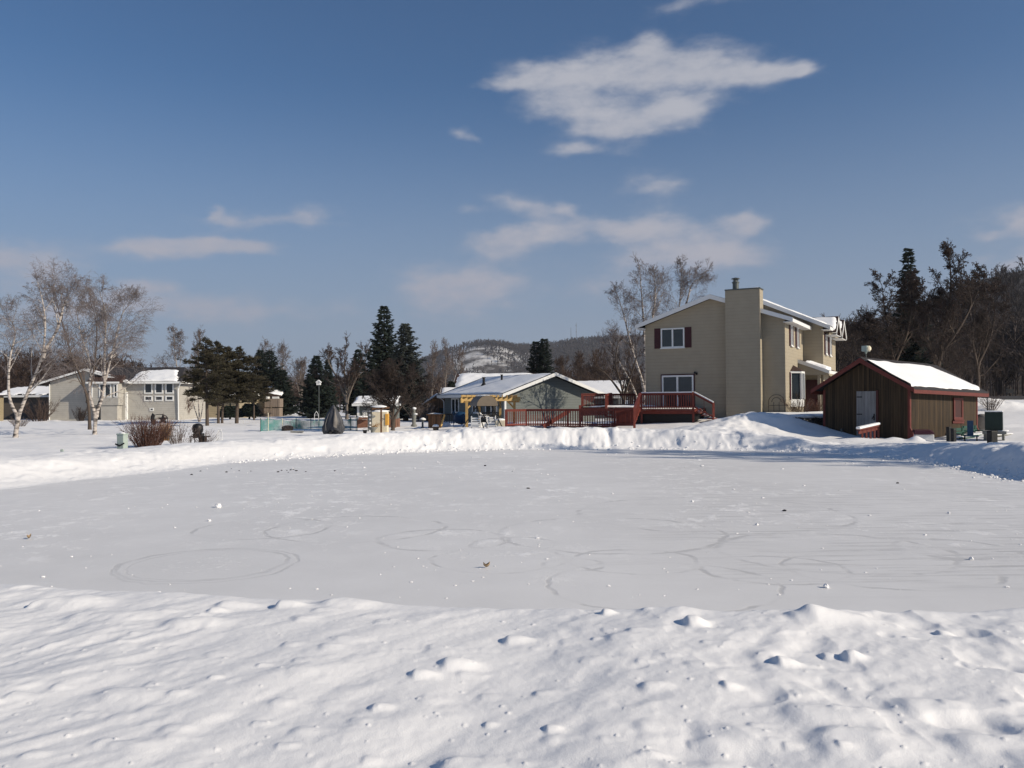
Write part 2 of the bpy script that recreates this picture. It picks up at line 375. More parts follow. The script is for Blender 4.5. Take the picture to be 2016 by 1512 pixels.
def build_ground():
    th = np.concatenate([np.linspace(-180, -37, 26)[:-1], np.linspace(-37, 37, 940), np.linspace(37, 180, 26)[1:-1]])
    th = np.radians(th)
    r = np.concatenate([[.02, .6, 1.2, 1.8], np.arange(2.3, 8.6, .0135), np.arange(8.7, 17, .4), np.arange(17, 40, .075), np.arange(40, 75, .22), np.geomspace(75, 260, 110), np.geomspace(270, 2420, 50)])
    TH, RR = np.meshgrid(th, r)
    x = RR*np.sin(TH); y = RR*np.cos(TH)
    z = np.zeros_like(x)
    for i in range(0, len(r), 60):
        z[i:i+60] = gheight(x[i:i+60], y[i:i+60], True)
    nr, nc = x.shape; idx = np.arange(nr*nc).reshape(nr, nc); nx = np.roll(idx, -1, 1)
    q = np.stack([idx[:-1], idx[1:], nx[1:], nx[:-1]], -1).reshape(-1, 4)
    return struct(npmesh('ground', np.stack([x, y, z], -1).reshape(-1, 3), q, snow, None, True))
build_ground()
def ice_mat():
    m = bpy.data.materials.new('rink_ice'); t = nt(m); N = t.nodes; L = t.links
    o = N.new('ShaderNodeOutputMaterial'); p = N.new('ShaderNodeBsdfPrincipled'); L.new(p.outputs[0], o.inputs[0])
    p.inputs['Roughness'].default_value = .5; p.inputs['Specular IOR Level'].default_value = .22
    tc = N.new('ShaderNodeTexCoord'); sx = N.new('ShaderNodeSeparateXYZ'); L.new(tc.outputs['Object'], sx.inputs[0]); X, Y = sx.outputs[0], sx.outputs[1]
    def noise(sc, det=5, st=(1, 1, 1), rot=0, rough=.55):
        mp = N.new('ShaderNodeMapping'); mp.inputs['Scale'].default_value = st; mp.inputs['Rotation'].default_value = (0, 0, rot); L.new(tc.outputs['Object'], mp.inputs[0])
        n = N.new('ShaderNodeTexNoise'); n.inputs['Scale'].default_value = sc; n.inputs['Detail'].default_value = det; n.inputs['Roughness'].default_value = rough
        L.new(mp.outputs[0], n.inputs['Vector']); return n.outputs['Fac']
    def ramp(f, a, b):
        n = N.new('ShaderNodeMapRange'); n.interpolation_type = 'SMOOTHSTEP'; L.new(f, n.inputs[0]); n.inputs[1].default_value = a; n.inputs[2].default_value = b; return n.outputs[0]
    M = lambda op, a, b=None, c=None: math_(N, L, op, a, b, c)
    wob = M('MULTIPLY', M('SUBTRACT', noise(.9, 3), .5), .9)
    wob2 = M('MULTIPLY', M('SUBTRACT', noise(4, 2), .5), .12)
    brk = ramp(noise(1.1, 4), .46, .58)
    trails = None; loop = None
    g0 = GP(400, 1110)
    rings = [(g0.x, g0.y, .97, .026, .3), (g0.x+.05, g0.y-.03, 1.05, .018, .3), (g0.x+.06, g0.y, .90, .014, .3)]
    for px, py, r_, w in ((1010, 1071, .55, .03), (870, 1062, .9, .035), (1130, 1112, .35, .03), (1250, 1105, .75, .03), (1520, 1120, .8, .03), (1640, 1085, 1.4, .04), (1880, 1080, .7, .03), (700, 1040, 1.3, .03), (520, 1040, 1.0, .025), (1400, 1010, 2.2, .04), (1750, 1120, 1.1, .03), (1200, 1050, 1.6, .035), (1300, 1150, 1.2, .025), (980, 1100, .8, .025)):
        g = GP(px, py); rings.append((g.x, g.y, r_, w, .38))
    for gx, gy, r_, w, k in rings:
        dx = M('SUBTRACT', X, gx); dy = M('SUBTRACT', Y, gy)
        d = M('SQRT', M('ADD', M('MULTIPLY', dx, dx), M('MULTIPLY', dy, dy)))
        d = M('ADD', d, M('ADD', M('MULTIPLY', wob, k), wob2))
        ring = ramp(M('ABSOLUTE', M('SUBTRACT', d, r_)), w*1.8, w*.4)
        if k < .35: loop = ring if loop is None else M('MAXIMUM', loop, ring)
        else: trails = ring if trails is None else M('MAXIMUM', trails, ring)
    trails = M('MULTIPLY', trails, M('ADD', .12, M('MULTIPLY', brk, .88)))
    trails = M('MAXIMUM', trails, M('MULTIPLY', loop, M('ADD', .34, M('MULTIPLY', brk, .4))))
    # long straight skate streaks at the right
    st1 = ramp(noise(1, 5, (.8, 9, 1), R(-16)), .54, .64); st2 = ramp(noise(1, 5, (.6, 7, 1), R(20)), .55, .66)
    side = ramp(M('ADD', M('MULTIPLY', X, .5), M('MULTIPLY', wob, 2.0)), .2, 2.2)
    reg = M('MULTIPLY', side, M('MULTIPLY', ramp(Y, 7.6, 9.6), ramp(Y, 24, 13)))
    trails = M('MAXIMUM', trails, M('MULTIPLY', M('MAXIMUM', st1, M('MULTIPLY', st2, .6)), M('MULTIPLY', reg, .95)))
    big = noise(.16, 4); med = noise(1.1, 6); fin = noise(18, 6, (1, 2.2, 1))
    v = M('ADD', .74, M('MULTIPLY', M('SUBTRACT', big, .5), .22))
    v = M('ADD', v, M('MULTIPLY', M('SUBTRACT', med, .5), .12)); v = M('ADD', v, M('MULTIPLY', M('SUBTRACT', fin, .5), .06))
    v = M('SUBTRACT', v, M('MULTIPLY', trails, .17))
    # frost flecks left by blades
    fl = M('MULTIPLY', M('MAXIMUM', ramp(noise(1.5, 9, (1.3, 1, 1), R(8), .76), .53, .60), ramp(noise(4.2, 7, (1, .7, 1), R(-12), .74), .56, .62)), M('MULTIPLY', ramp(M('ADD', Y, M('MULTIPLY', wob, 9)), 8.5, 13), .9))
    fl2 = M('MULTIPLY', ramp(noise(14, 6, (1, 2, 1), R(-20), .7), .63, .70), ramp(noise(.7, 4), .45, .65))
    ins = M('SQRT', M('ADD', M('POWER', M('SUBTRACT', X, g0.x), 2), M('POWER', M('SUBTRACT', Y, g0.y), 2)))
    fl3 = M('MULTIPLY', ramp(ins, .75, .3), ramp(noise(9, 7, (1, 1.5, 1), 0, .7), .54, .62))
    drift = M('ADD', .18, M('MULTIPLY', ramp(noise(.33, 5, (1, .5, 1)), .42, .62), .82))
    fl = M('MULTIPLY', fl, drift)
    f = M('MINIMUM', 1, M('ADD', M('MULTIPLY', fl, .9), M('MULTIPLY', M('MAXIMUM', fl2, fl3), .6)))
    v = M('ADD', v, M('MULTIPLY', f, .26))
    cm = N.new('ShaderNodeVectorMath'); cm.operation = 'SCALE'; cm.inputs[0].default_value = (1.015, 1.0, .985); L.new(v, cm.inputs['Scale']); L.new(cm.outputs[0], p.inputs['Base Color'])
    b = N.new('ShaderNodeBump'); b.inputs['Strength'].default_value = .35; b.inputs['Distance'].default_value = .012
    L.new(M('ADD', M('MULTIPLY', f, 1.4), M('SUBTRACT', M('MULTIPLY', med, .8), M('MULTIPLY', trails, .5))), b.inputs['Height']); L.new(b.outputs[0], p.inputs['Normal'])
    return m
def build_ice():
    c = PA.mean(0); n = len(PA)
    d = PA-c; out = c+d*(1+.35/np.linalg.norm(d, axis=1)[:, None])
    V = [(c[0], c[1], 0)]+[(*p, 0) for p in out]
    F = np.array([(0, 1+(i+1) % n, 1+i) for i in range(n)])
    return struct(npmesh('ice', V, F, ice_mat()))
build_ice()
def debris():
    rnd = random.Random(3); m = MB(); mc = MB()
    def spot(px, py): return GP(px, py)
    for i in range(280):
        px = rnd.uniform(0, 2016); py = 892+290*rnd.random()**1.6
        g = spot(px, py)
        if pond_sd(np.array([g.x]), np.array([g.y]))[0] > -.3: continue
        r = rnd.uniform(.005, .013)*(1+1.2*rnd.random()**5)*max(.7, g.y/18)
        m.blob((g.x, g.y, r*.3), r*1.8, r*1.3, r*.7, rnd, 6, 4, .3)
    for px, py, r in ((430, 999, .05), (412, 1026, .022), (1363, 988, .022), (1490, 1034, .02), (1627, 1157, .026), (1912, 1102, .024), (1868, 1011, .02)):
        g = spot(px, py); m.blob((g.x, g.y, r*.5), r*1.2, r, r, rnd, 8, 5, .25)
    # clods along the foot of the far bank
    for i in range(620):
        a = rnd.random(); k = rnd.randrange(3, 14); p = PA[k]*(1-a)+PA[k+1]*a; q = rnd.gauss(.0, .28)
        c = PA.mean(0); dr = (p-c)/np.linalg.norm(p-c); p = p+dr*q
        r = rnd.uniform(.012, .042)
        if k < 3: r *= .7
        z = gz(p[0], p[1]) if i % 3 == 0 else max(0, gz(p[0], p[1]))
        mc.blob((p[0], p[1], max(z, 0)+r*.2), r*1.3, r, r*.8, rnd, 6, 4, .35)
    stuff(m.obj('snow_crumbs', snow)); stuff(mc.obj('snow_clods', snow))
    md = MB()
    for i in range(22):
        px = rnd.gauss(520, 60) if i < 14 else rnd.uniform(30, 2000); py = rnd.gauss(929, 3) if i < 14 else rnd.uniform(895, 1010)
        g = spot(px, py); r = rnd.uniform(.012, .03); md.blob((g.x, g.y, r*.4), r*1.5, r, r*.7, rnd, 6, 4, .3)
    stuff(md.obj('dirt_specks', blackm))
    for i, (px, py, lab) in enumerate(((958, 1118, 'curled brown dead leaf on bare ice in the middle of the rink'), (57, 1061, 'small brown dead leaf on the ice near the left edge of the picture'))):
        g = spot(px, py); l = MB(); n = 7
        vs = []; w = .04
        for a in range(n):
            t = a/(n-1)-.5; ww = w*.6*math.cos(t*3.0)
            for b in (-1, 0, 1): vs.append((t*w*2, b*ww, .012+.03*abs(b)+.03*t*t*4))
        top = [(a*3+b, a*3+b+1, (a+1)*3+b+1, (a+1)*3+b) for a in range(n-1) for b in range(2)]
        l.add(vs, top); l.add([(x, y, z-.003) for x, y, z in vs], [f[::-1] for f in top])
        o = l.obj('dead_leaf', leafm, None, True); o.location = (g.x, g.y, 0); o.rotation_euler = (0, 0, .4+i); tag(o, lab, 'leaf')
debris()
#%%WORLD
def world():
    w = bpy.data.worlds.new('World'); S.world = w; w.use_nodes = True; t = w.node_tree; N = t.nodes; L = t.links; N.clear()
    M = lambda op, a, b=None, c=None: math_(N, L, op, a, b, c)
    out = N.new('ShaderNodeOutputWorld'); bg = N.new('ShaderNodeBackground'); L.new(bg.outputs[0], out.inputs[0]); bg.inputs[1].default_value = SKY
    sk = N.new('ShaderNodeTexSky'); sk.sky_type = 'NISHITA'; sk.sun_disc = False; sk.sun_elevation = R(SUN_EL); sk.sun_rotation = R(SUN_ROT)
    sk.altitude = 200; sk.air_density = 1.0; sk.dust_density = .7; sk.ozone_density = 2.2
    tc = N.new('ShaderNodeTexCoord'); sx = N.new('ShaderNodeSeparateXYZ'); L.new(tc.outputs['Generated'], sx.inputs[0]); x, y, z = sx.outputs
    az = M('ARCTAN2', x, y); hv = M('DIVIDE', z, M('MAXIMUM', .02, M('SQRT', M('ADD', M('MULTIPLY', x, x), M('MULTIPLY', y, y)))))
    cv = N.new('ShaderNodeCombineXYZ'); L.new(M('MULTIPLY', az, 1.0), cv.inputs[0]); L.new(M('MULTIPLY', hv, 1.9), cv.inputs[1])
    def noise(sc, det, ro, off=0):
        a = N.new('ShaderNodeVectorMath'); a.operation = 'ADD'; L.new(cv.outputs[0], a.inputs[0]); a.inputs[1].default_value = (off, off*.7, off*1.3)
        n = N.new('ShaderNodeTexNoise'); n.inputs['Scale'].default_value = sc; n.inputs['Detail'].default_value = det; n.inputs['Roughness'].default_value = ro; L.new(a.outputs[0], n.inputs['Vector']); return n.outputs['Fac']
    a_ = N.new('ShaderNodeTexNoise'); a_.inputs['Scale'].default_value = 10; a_.inputs['Detail'].default_value = 3; L.new(cv.outputs[0], a_.inputs['Vector'])
    wv = N.new('ShaderNodeVectorMath'); wv.operation = 'MULTIPLY_ADD'; L.new(a_.outputs['Color'], wv.inputs[0]); wv.inputs[1].default_value = (.14, .05, 0); wv.inputs[2].default_value = (-.07, -.025, 0)
    pv = N.new('ShaderNodeCombineXYZ'); L.new(az, pv.inputs[0]); L.new(hv, pv.inputs[1])
    pw = N.new('ShaderNodeVectorMath'); pw.operation = 'ADD'; L.new(pv.outputs[0], pw.inputs[0]); L.new(wv.outputs[0], pw.inputs[1])
    clouds = [(1175, 140, 115, 36, .72), (1330, 128, 120, 46, .74), (1480, 140, 105, 24, .78), (1060, 160, 85, 24, .74), (1265, 82, 42, 28, .5), (1110, 216, 75, 26, .66), (1245, 236, 115, 34, .74), (1350, 214, 62, 28, .55), (1180, 265, 60, 16, .4), (1000, 165, 40, 12, .4), (1580, 132, 40, 10, .4),
              (1170, 308, 60, 15, .75), (915, 260, 30, 14, .66), (1290, 362, 78, 22, .74), (1030, 410, 56, 22, .72), (1122, 403, 30, 17, .65), (905, 414, 36, 12, .55), (1020, 474, 75, 20, .9), (1255, 442, 135, 24, .92), (1395, 498, 145, 32, .92), (1455, 430, 46, 16, .6),
              (915, 540, 110, 38, .85), (930, 600, 75, 28, .68), (360, 483, 95, 22, .9), (480, 492, 85, 18, .75), (585, 427, 90, 22, .85), (440, 432, 65, 15, .7), (395, 408, 20, 14, .55), (30, 505, 120, 40, .9), (1985, 447, 75, 26, 1.25), (2005, 512, 60, 20, .95), (1360, 8, 75, 14, .5), (280, 565, 55, 20, .75), (450, 605, 240, 32, .72), (1560, 130, 50, 12, .55), (1180, 560, 120, 26, .5), (150, 600, 160, 30, .45)]
    acc = None
    for px, py, hw, hh, amp in clouds:
        r = ray(px, py); a0 = math.atan2(r.x, r.y); v0 = r.z/math.hypot(r.x, r.y); ca = math.cos(a0)
        kx = 1/(hw/FPX*ca*ca*1.2); ky = 1/(hh/FPX*ca*1.25)
        q = N.new('ShaderNodeVectorMath'); q.operation = 'MULTIPLY_ADD'; L.new(pw.outputs[0], q.inputs[0]); q.inputs[1].default_value = (kx, ky, 0); q.inputs[2].default_value = (-a0*kx, -v0*ky, 0)
        dt = N.new('ShaderNodeVectorMath'); dt.operation = 'DOT_PRODUCT'; L.new(q.outputs[0], dt.inputs[0]); L.new(q.outputs[0], dt.inputs[1])
        g = M('POWER', .3679, dt.outputs['Value'])
        acc = M('MULTIPLY', g, amp) if acc is None else M('MULTIPLY_ADD', g, amp, acc)
    acc = M('MINIMUM', acc, 1.0)
    f = noise(14, 8, .62); f2 = noise(5, 2, .5, 5)
    d = M('ADD', acc, M('ADD', M('MULTIPLY', M('SUBTRACT', f, .5), 1.7), M('MULTIPLY', M('SUBTRACT', f2, .5), .6)))
    mr = N.new('ShaderNodeMapRange'); mr.interpolation_type = 'SMOOTHSTEP'; L.new(d, mr.inputs[0]); mr.inputs[1].default_value = .12; mr.inputs[2].default_value = 1.18
    cov = M('MULTIPLY', M('MULTIPLY', mr.outputs[0], M('MINIMUM', 1, M('MULTIPLY', acc, 1.6))), .92)
    # clear air tint, paler low down
    tint = N.new('ShaderNodeMix'); tint.data_type = 'RGBA'; tint.blend_type = 'MULTIPLY'; tint.inputs[0].default_value = 1; L.new(sk.outputs[0], tint.inputs[6]); tint.inputs[7].default_value = (*SKYTINT, 1)
    lo = N.new('ShaderNodeMapRange'); lo.interpolation_type = 'SMOOTHSTEP'; L.new(hv, lo.inputs[0]); lo.inputs[1].default_value = .40; lo.inputs[2].default_value = -.02
    hz = N.new('ShaderNodeMix'); hz.data_type = 'RGBA'; L.new(M('MULTIPLY', lo.outputs[0], .9), hz.inputs[0]); L.new(tint.outputs[2], hz.inputs[6]); hz.inputs[7].default_value = (*[c/SKY for c in HAZECOL], 1)
    cc = N.new('ShaderNodeMix'); cc.data_type = 'RGBA'; L.new(cov, cc.inputs[0]); L.new(hz.outputs[2], cc.inputs[6])
    cl = N.new('ShaderNodeMix'); cl.data_type = 'RGBA'; L.new(M('MULTIPLY', f2, 1.0), cl.inputs[0]); cl.inputs[6].default_value = (*[c/SKY for c in (.38, .40, .47)], 1); cl.inputs[7].default_value = (*[c/SKY for c in (.54, .54, .58)], 1)
    lowc = N.new('ShaderNodeMix'); lowc.data_type = 'RGBA'; L.new(lo.outputs[0], lowc.inputs[0]); L.new(cl.outputs[2], lowc.inputs[6]); lowc.inputs[7].default_value = (*[c/SKY for c in (.41, .40, .46)], 1)
    L.new(lowc.outputs[2], cc.inputs[7]); L.new(cc.outputs[2], bg.inputs[0])
    w.cycles.sampling_method = 'MANUAL'; w.cycles.sample_map_resolution = 512
SUN_EL, SKY = 27.0, .1
sdir = Vector((.92, -.39, 0)).normalized()
SUN_ROT = math.degrees(math.atan2(sdir.x, sdir.y))
SKYTINT = (.49, .68, .85)
HAZECOL = (.285, .335, .44)
world()
sun = bpy.data.lights.new('sun', 'SUN'); sun.energy = 4.8; sun.angle = R(.5); sun.color = (1, .89, .73)
suno = bpy.data.objects.new('sun', sun); COL.objects.link(suno)
sv = Vector((sdir.x*math.cos(R(SUN_EL)), sdir.y*math.cos(R(SUN_EL)), math.sin(R(SUN_EL))))
suno.rotation_euler = sv.to_track_quat('Z', 'Y').to_euler(); suno.location = (60, -30, 60)
S.view_settings.view_transform = 'Standard'; S.view_settings.look = 'None'; S.view_settings.exposure = 0; S.view_settings.gamma = 1
S.render.engine = 'CYCLES'; S.cycles.max_bounces = 6; S.cycles.diffuse_bounces = 3; S.cycles.glossy_bounces = 2; S.cycles.transparent_max_bounces = 8
S.cycles.use_denoising = True; S.cycles.denoiser = 'OPENIMAGEDENOISE'
#%%BUILDINGS
ZV = Vector((0, 0, 1)); XV = Vector((1, 0, 0)); YV = Vector((0, 1, 0))
def window(root, P, u0, u1, z0, z1, frame=.07, mull=(), trans=(), fm=None, sill=True, name='window', glassm=None, lab=None):
    f = MB(); t = frame
    f.pbox(P, u0, u0+t, 0, .06, z0, z1); f.pbox(P, u1-t, u1, 0, .06, z0, z1)
    f.pbox(P, u0+t, u1-t, 0, .06, z0, z0+t); f.pbox(P, u0+t, u1-t, 0, .06, z1-t, z1)
    for m in mull: f.pbox(P, m-t*.6, m+t*.6, 0, .055, z0+t, z1-t)
    for q in trans: f.pbox(P, u0+t, u1-t, 0, .052, q-t*.5, q+t*.5)
    o = f.obj(name, fm or white, root)
    if lab: o['label'] = lab
    MB().pbox(P, u0+t*.6, u1-t*.6, .004, .02, z0+t*.6, z1-t*.6).obj('pane', glassm or glass, o)
    if sill: MB().pbox(P, u0-.04, u1+.04, .0, .10, z0-.05, z0-.003).obj('sill', fm or white, o)
    return o
def shutter(root, P, u0, u1, z0, z1, m=None):
    s = MB(); s.pbox(P, u0, u1, .003, .03, z0, z1)
    n = int((z1-z0)/.07)
    for i in range(n):
        if abs(i-n/2) < 1: continue
        a = z0+.05+i*(z1-z0-.1)/n; s.pbox(P, u0+.05, u1-.05, .031, .042, a, a+.035)
    return s.obj('shutter', m or shutter_m, root)
def gable_walls(prof, y0, y1): return MB().prism(prof, y0, y1)
# ================= the tan two-storey house
HT = 28.5
hl = W(1272, 825, 49)
HX, HY, HZ = hl.x, hl.y, .85
def house():
    r = T('two_storey_house', 'tall tan two-storey house with broad chimney, white eaves and maroon shutters behind the red deck', 'house', (HX, HY, HZ), R(-HT))
    w = 7.93; ap = w/2; pit = .345; zt = 6.98; th = .2
    ra = lambda x: zt-pit*abs(x-ap)
    bx0, bx1, bap, bz, bp = -.2, 9.06, 4.6, 7.62, .452
    rb = lambda x: bz-bp*abs(x-bap)
    wall = MB()
    wall.prism([(0, -.6), (w, -.6), (w, ra(w)-th), (ap, zt-th), (0, ra(0)-th)], 0, 5.84)
    wall.prism([(bx0, -.6), (bx1, -.6), (bx1, rb(bx1)-th), (bap, bz-th), (bx0, rb(bx0)-th)], 5.85, 11.4)
    wall.obj('wall', siding, r)
    for x0, x1, y0, y1, zb in ((-.012, .09, -.012, .09, ra(0)-.25), (w-.09, w+.012, -.012, .09, ra(w)-.25), (bx1-.09, bx1+.012, 5.838, 5.94, rb(bx1)-.25)):
        MB().box(x0, x1, y0, y1, -.3, zb).obj('corner_trim', siding, r)
    fo = MB(); fo.box(4.86, 6.76, -.615, -.003, -.5, -.12); fo.obj('foundation', stone, r)['label'] = 'pale stone footing under the chimney'
    # roofs
    def roof(apx, zt, pit, xa, xb, y0, y1, nm):
        m = MB(); f = lambda x: zt-pit*abs(x-apx)
        m.prism([(xa, f(xa)), (apx, zt), (xb, f(xb)), (xb, f(xb)-.05), (apx, zt-.06), (xa, f(xa)-.05)][::-1], y0+.02, y1)
        o = m.obj('roof', shingle, r)
        fa = MB(); d = .24
        fa.prism([(xa-.01, f(xa)-.01), (apx, zt-.01), (xb+.01, f(xb)-.01), (xb+.01, f(xb)-d), (apx, zt-d-.02), (xa-.01, f(xa)-d)][::-1], y0-.01, y0+.03)
        fa.obj('fascia', white, o)
        so = MB()
        for xs, s in ((xa, 1), (xb, -1)):
            so.box(min(xs, xs+.03*s), max(xs, xs+.03*s), y0+.031, y1, f(xs)-d, f(xs)-.052)
            a, b = sorted((xs+.031*s, xs+.50*s)); so.box(a, b, y0+.031, y1, f(xs)-d, f(xs)-d+.03)
        so.prism([(xa+.04, f(xa)-.07), (apx, zt-.07), (xb-.04, f(xb)-.07), (xb-.04, f(xb)-.1), (apx, zt-.1), (xa+.04, f(xa)-.1)][::-1], y0+.032, y0+.5)
        so.obj('soffit', white, o)
        return o, f
    oa, fa_ = roof(ap, zt, pit, -.46, w+.50, -.45, 5.84, 'a')
    snow_patch('snow_cover', oa, (ap, -.40, zt), (-ap-.46, 0, -pit*(ap+.46)), (0, 6.2, 0), 50, 40, .07, edge_mask(.0, .0, .015, 1))
    snow_patch('snow_cover', oa, (ap, -.38, zt), (w-ap+.5, 0, -pit*(w-ap+.5)), (0, 6.2, 0), 50, 40, .07, lambda A, B: np.maximum(edge_mask(.02, .0, .02, 2)(A, B)*(A < .28)*sst(.28, .18, A), edge_mask(.03, .12, .03, 3)(A, B)-.02*(A < .3)))
    ob, fb = roof(bap, bz, bp, bx0-.45, bx1+.48, 5.40, 11.8, 'b')
    snow_patch('snow_cover', ob, (bap, 5.5, bz), (bx1-bap+.48, 0, -bp*(bx1-bap+.48)), (0, 6.2, 0), 60, 50, .13, lambda A, B: edge_mask(.04, .0, .03, 4)(A, B)-.03*(A > .72)*(B < .25))
    # two small cross gables over the right-hand eave
    for yc, hw in ((7.6, 1.05), (10.3, 1.1)):
        g = MB(); zp = 6.12; xe = 9.75
        g.extr([(xe, yc-hw, zp-hw*.95), (xe, yc, zp), (xe, yc+hw, zp-hw*.95), (xe, yc+hw, zp-hw*.95-.06), (xe, yc, zp-.07), (xe, yc-hw, zp-hw*.95-.06)], (-2.6, 0, 0))
        go = g.obj('cross_gable', brownshingle, r)
        f2 = MB(); f2.extr([(xe+.02, yc-hw-.02, zp-hw*.95-.02), (xe+.02, yc, zp-.01), (xe+.02, yc+hw+.02, zp-hw*.95-.02), (xe+.02, yc+hw, zp-hw*.95-.2), (xe+.02, yc, zp-.22), (xe+.02, yc-hw, zp-hw*.95-.2)], (-.04, 0, 0))
        f2.box(9.1, xe-.02, yc-hw, yc+hw, zp-hw*.95-.22, zp-hw*.95-.19)
        f2.obj('fascia', white, go)
        wl = MB(); wl.extr([(9.3, yc-hw+.12, zp-hw*.95-.15), (9.3, yc, zp-.1), (9.3, yc+hw-.12, zp-hw*.95-.15)], (-.24, 0, 0)); wl.obj('gable_end', siding, go)
        snow_patch('snow_cover', go, (7.3, yc-.02, zp), (xe-7.32, 0, 0), (0, -hw, -hw*.95), 24, 16, .16, edge_mask(.03, .05, .04, yc))
    # chimney
    c = MB(); c.box(4.88, 6.74, -.60, .3, -.3, 7.08); co = c.obj('chimney', siding, r)
    t_ = MB(); t_.box(4.85, 6.77, -.63, .33, 7.081, 7.15); t_.obj('chimney_cap', steel, co)
    for x in (4.868, 6.672): MB().box(x, x+.08, -.612, -.53, -.3, 7.07).obj('corner_trim', siding, co)
    fl = MB(); fl.lathe([(.17, 7.12), (.17, 7.52), (.21, 7.53), (.21, 7.58), (.15, 7.59), (.15, 7.60)], (5.35, -.15, 0), 14)
    for a in range(6): fl.tube((5.35+.15*math.cos(a), -.15+.15*math.sin(a), 7.59), (5.35+.15*math.cos(a), -.15+.15*math.sin(a), 7.76), .012, n=5)
    fl.lathe([(.10, 7.60), (.10, 7.74)], (5.35, -.15, 0), 12); fl.lathe([(.25, 7.755), (.2, 7.80), (.05, 7.84)], (5.35, -.15, 0), 14)
    fl.obj('flue_pipe', steel, co)
    snow_patch('snow_cover', co, (5.55, -.62, 7.15), (1.2, 0, 0), (0, .9, 0), 14, 10, .06, edge_mask(.02, .02, .02, 8))
    PF = (Vector((0, 0, 0)), XV, -YV); PS = (Vector((w, 0, 0)), YV, XV); PB = (Vector((0, 5.85, 0)), XV, -YV); PBs = (Vector((bx1, 0, 0)), YV, XV)
    window(r, PF, .96, 2.36, 4.06, 5.20, .075, (1.66,))
    shutter(r, PF, .56, .93, 4.04, 5.22); shutter(r, PF, 2.39, 2.77, 4.04, 5.22)
    d = window(r, PF, 1.0, 2.87, .42, 2.46, .09, (1.92,), (), None, False, 'sliding_door')
    MB().pbox(PF, .93, .997, 0, .045, .42, 2.53).pbox(PF, 2.873, 2.94, 0, .045, .42, 2.53).pbox(PF, .997, 2.873, 0, .045, 2.463, 2.53).obj('door_trim', shutter_m, d)
    MB().pbox(PF, 1.96, 1.99, .06, .10, 1.2, 1.5).obj('handle', blackm, d)
    l = MB(); l.pbox(PF, 3.0, 3.1, 0, .06, 2.45, 2.6); l.tube((3.05, -.06, 2.55), (2.98, -.2, 2.6), .05, .06); l.obj('flood_light', blackm, r)
    for u in (1.62, 3.55):
        window(r, PS, u, u+.62, 4.04, 5.2, .06, (u+.31,))
        shutter(r, PS, u-.36, u-.03, 4.02, 5.22); shutter(r, PS, u+.65, u+.98, 4.02, 5.22)
    for u in (6.75, 8.5):
        window(r, PBs, u, u+.7, 3.75, 5.1, .08, (u+.35,))
        shutter(r, PBs, u-.4, u-.03, 3.73, 5.12); shutter(r, PBs, u+.73, u+1.1, 3.73, 5.12)
    # bay window
    b = MB(); by0, by1, bo = 1.55, 3.25, .5
    pl = [(w+.003, by0), (w+bo, by0+.38), (w+bo, by1-.38), (w+.003, by1)]
    ext = lambda z0, z1, k=0: [(x+(k if i in (1, 2) else 0), y+(-k if i < 2 else k), z0) for i, (x, y) in enumerate(pl)]
    b.extr(ext(.62, 0), (0, 0, .42)); b.extr(ext(2.5, 0, .05), (0, 0, .12)); 
    for x, y in pl: b.box(x-.05 if x > w+.1 else x, x+.05, y-.05, y+.05, 1.04, 2.5)
    bo_ = b.obj('bay_window', white, r)
    g = MB(); g.extr([(x-(.03 if x > w+.1 else 0), y+(.03 if y < 2.4 else -.03), 1.04) for x, y in pl], (0, 0, 1.46)); g.obj('pane', glass, bo_)
    rf = MB(); c0 = ext(2.62, 0, .08); rf.add(c0+[(w+.003, 2.4, 2.98)], [(0, 1, 4), (1, 2, 4), (2, 3, 4), (3, 2, 1, 0), (0, 4, 3)]); rf.obj('bay_roof', brownshingle, bo_)
    mm = MB(); mm.box(w+bo+.0, w+bo+.03, 2.36, 2.44, 1.05, 2.5); mm.obj('mullion', white, bo_)
    for ya, yb in ((1.2, 1.5), (3.3, 3.62)): MB().box(w+.003, w+.04, ya, yb, 1.0, 2.55).obj('shutter', shutter_m, r)
    # porch with its lean-to roof and post
    p = MB(); px0, px1, py0, py1 = w+.003, 9.62, 3.9, 8.4
    zr = lambda x: 3.38-(x-w)*.40
    p.extr([(px0, py0+.03, zr(px0)), (px1, py0+.03, zr(px1)), (px1, py0+.03, zr(px1)-.06), (px0, py0+.03, zr(px0)-.06)], (0, 1.81, 0))
    p.extr([(bx1+.003, 5.86, zr(bx1)), (px1, 5.86, zr(px1)), (px1, 5.86, zr(px1)-.06), (bx1+.003, 5.86, zr(bx1)-.06)], (0, 2.5, 0))
    po = p.obj('porch_roof', brownshingle, r)
    f = MB(); f.extr([(px0, py0, zr(px0)), (px1+.02, py0, zr(px1)), (px1+.02, py0, zr(px1)-.2), (px0, py0, zr(px0)-.22)], (0, .025, 0)); f.box(px1-.02, px1+.05, py0+.03, py1, zr(px1)-.2, zr(px1)-.02)
    f.obj('fascia', white, po)
    g = MB(); g.extr([(px0, py0+.06, zr(px0)-.23), (px1-.15, py0+.06, zr(px1)-.16), (px1-.15, py0+.06, 2.44), (px0, py0+.06, 2.44)], (0, .05, 0)); g.obj('gable_end', siding, po)
    snow_patch('snow_cover', po, (px0+.35, py0, zr(px0+.35)), (px1-px0-.4, 0, -.4*(px1-px0-.4)), (0, 1.9, 0), 26, 26, .2, edge_mask(.02, .0, .03, 12))
    for y in (4.02, 8.1):
        q = MB(); q.box(9.0, 9.16, y, y+.16, -.2, 2.5); q.obj('porch_post', siding, r)
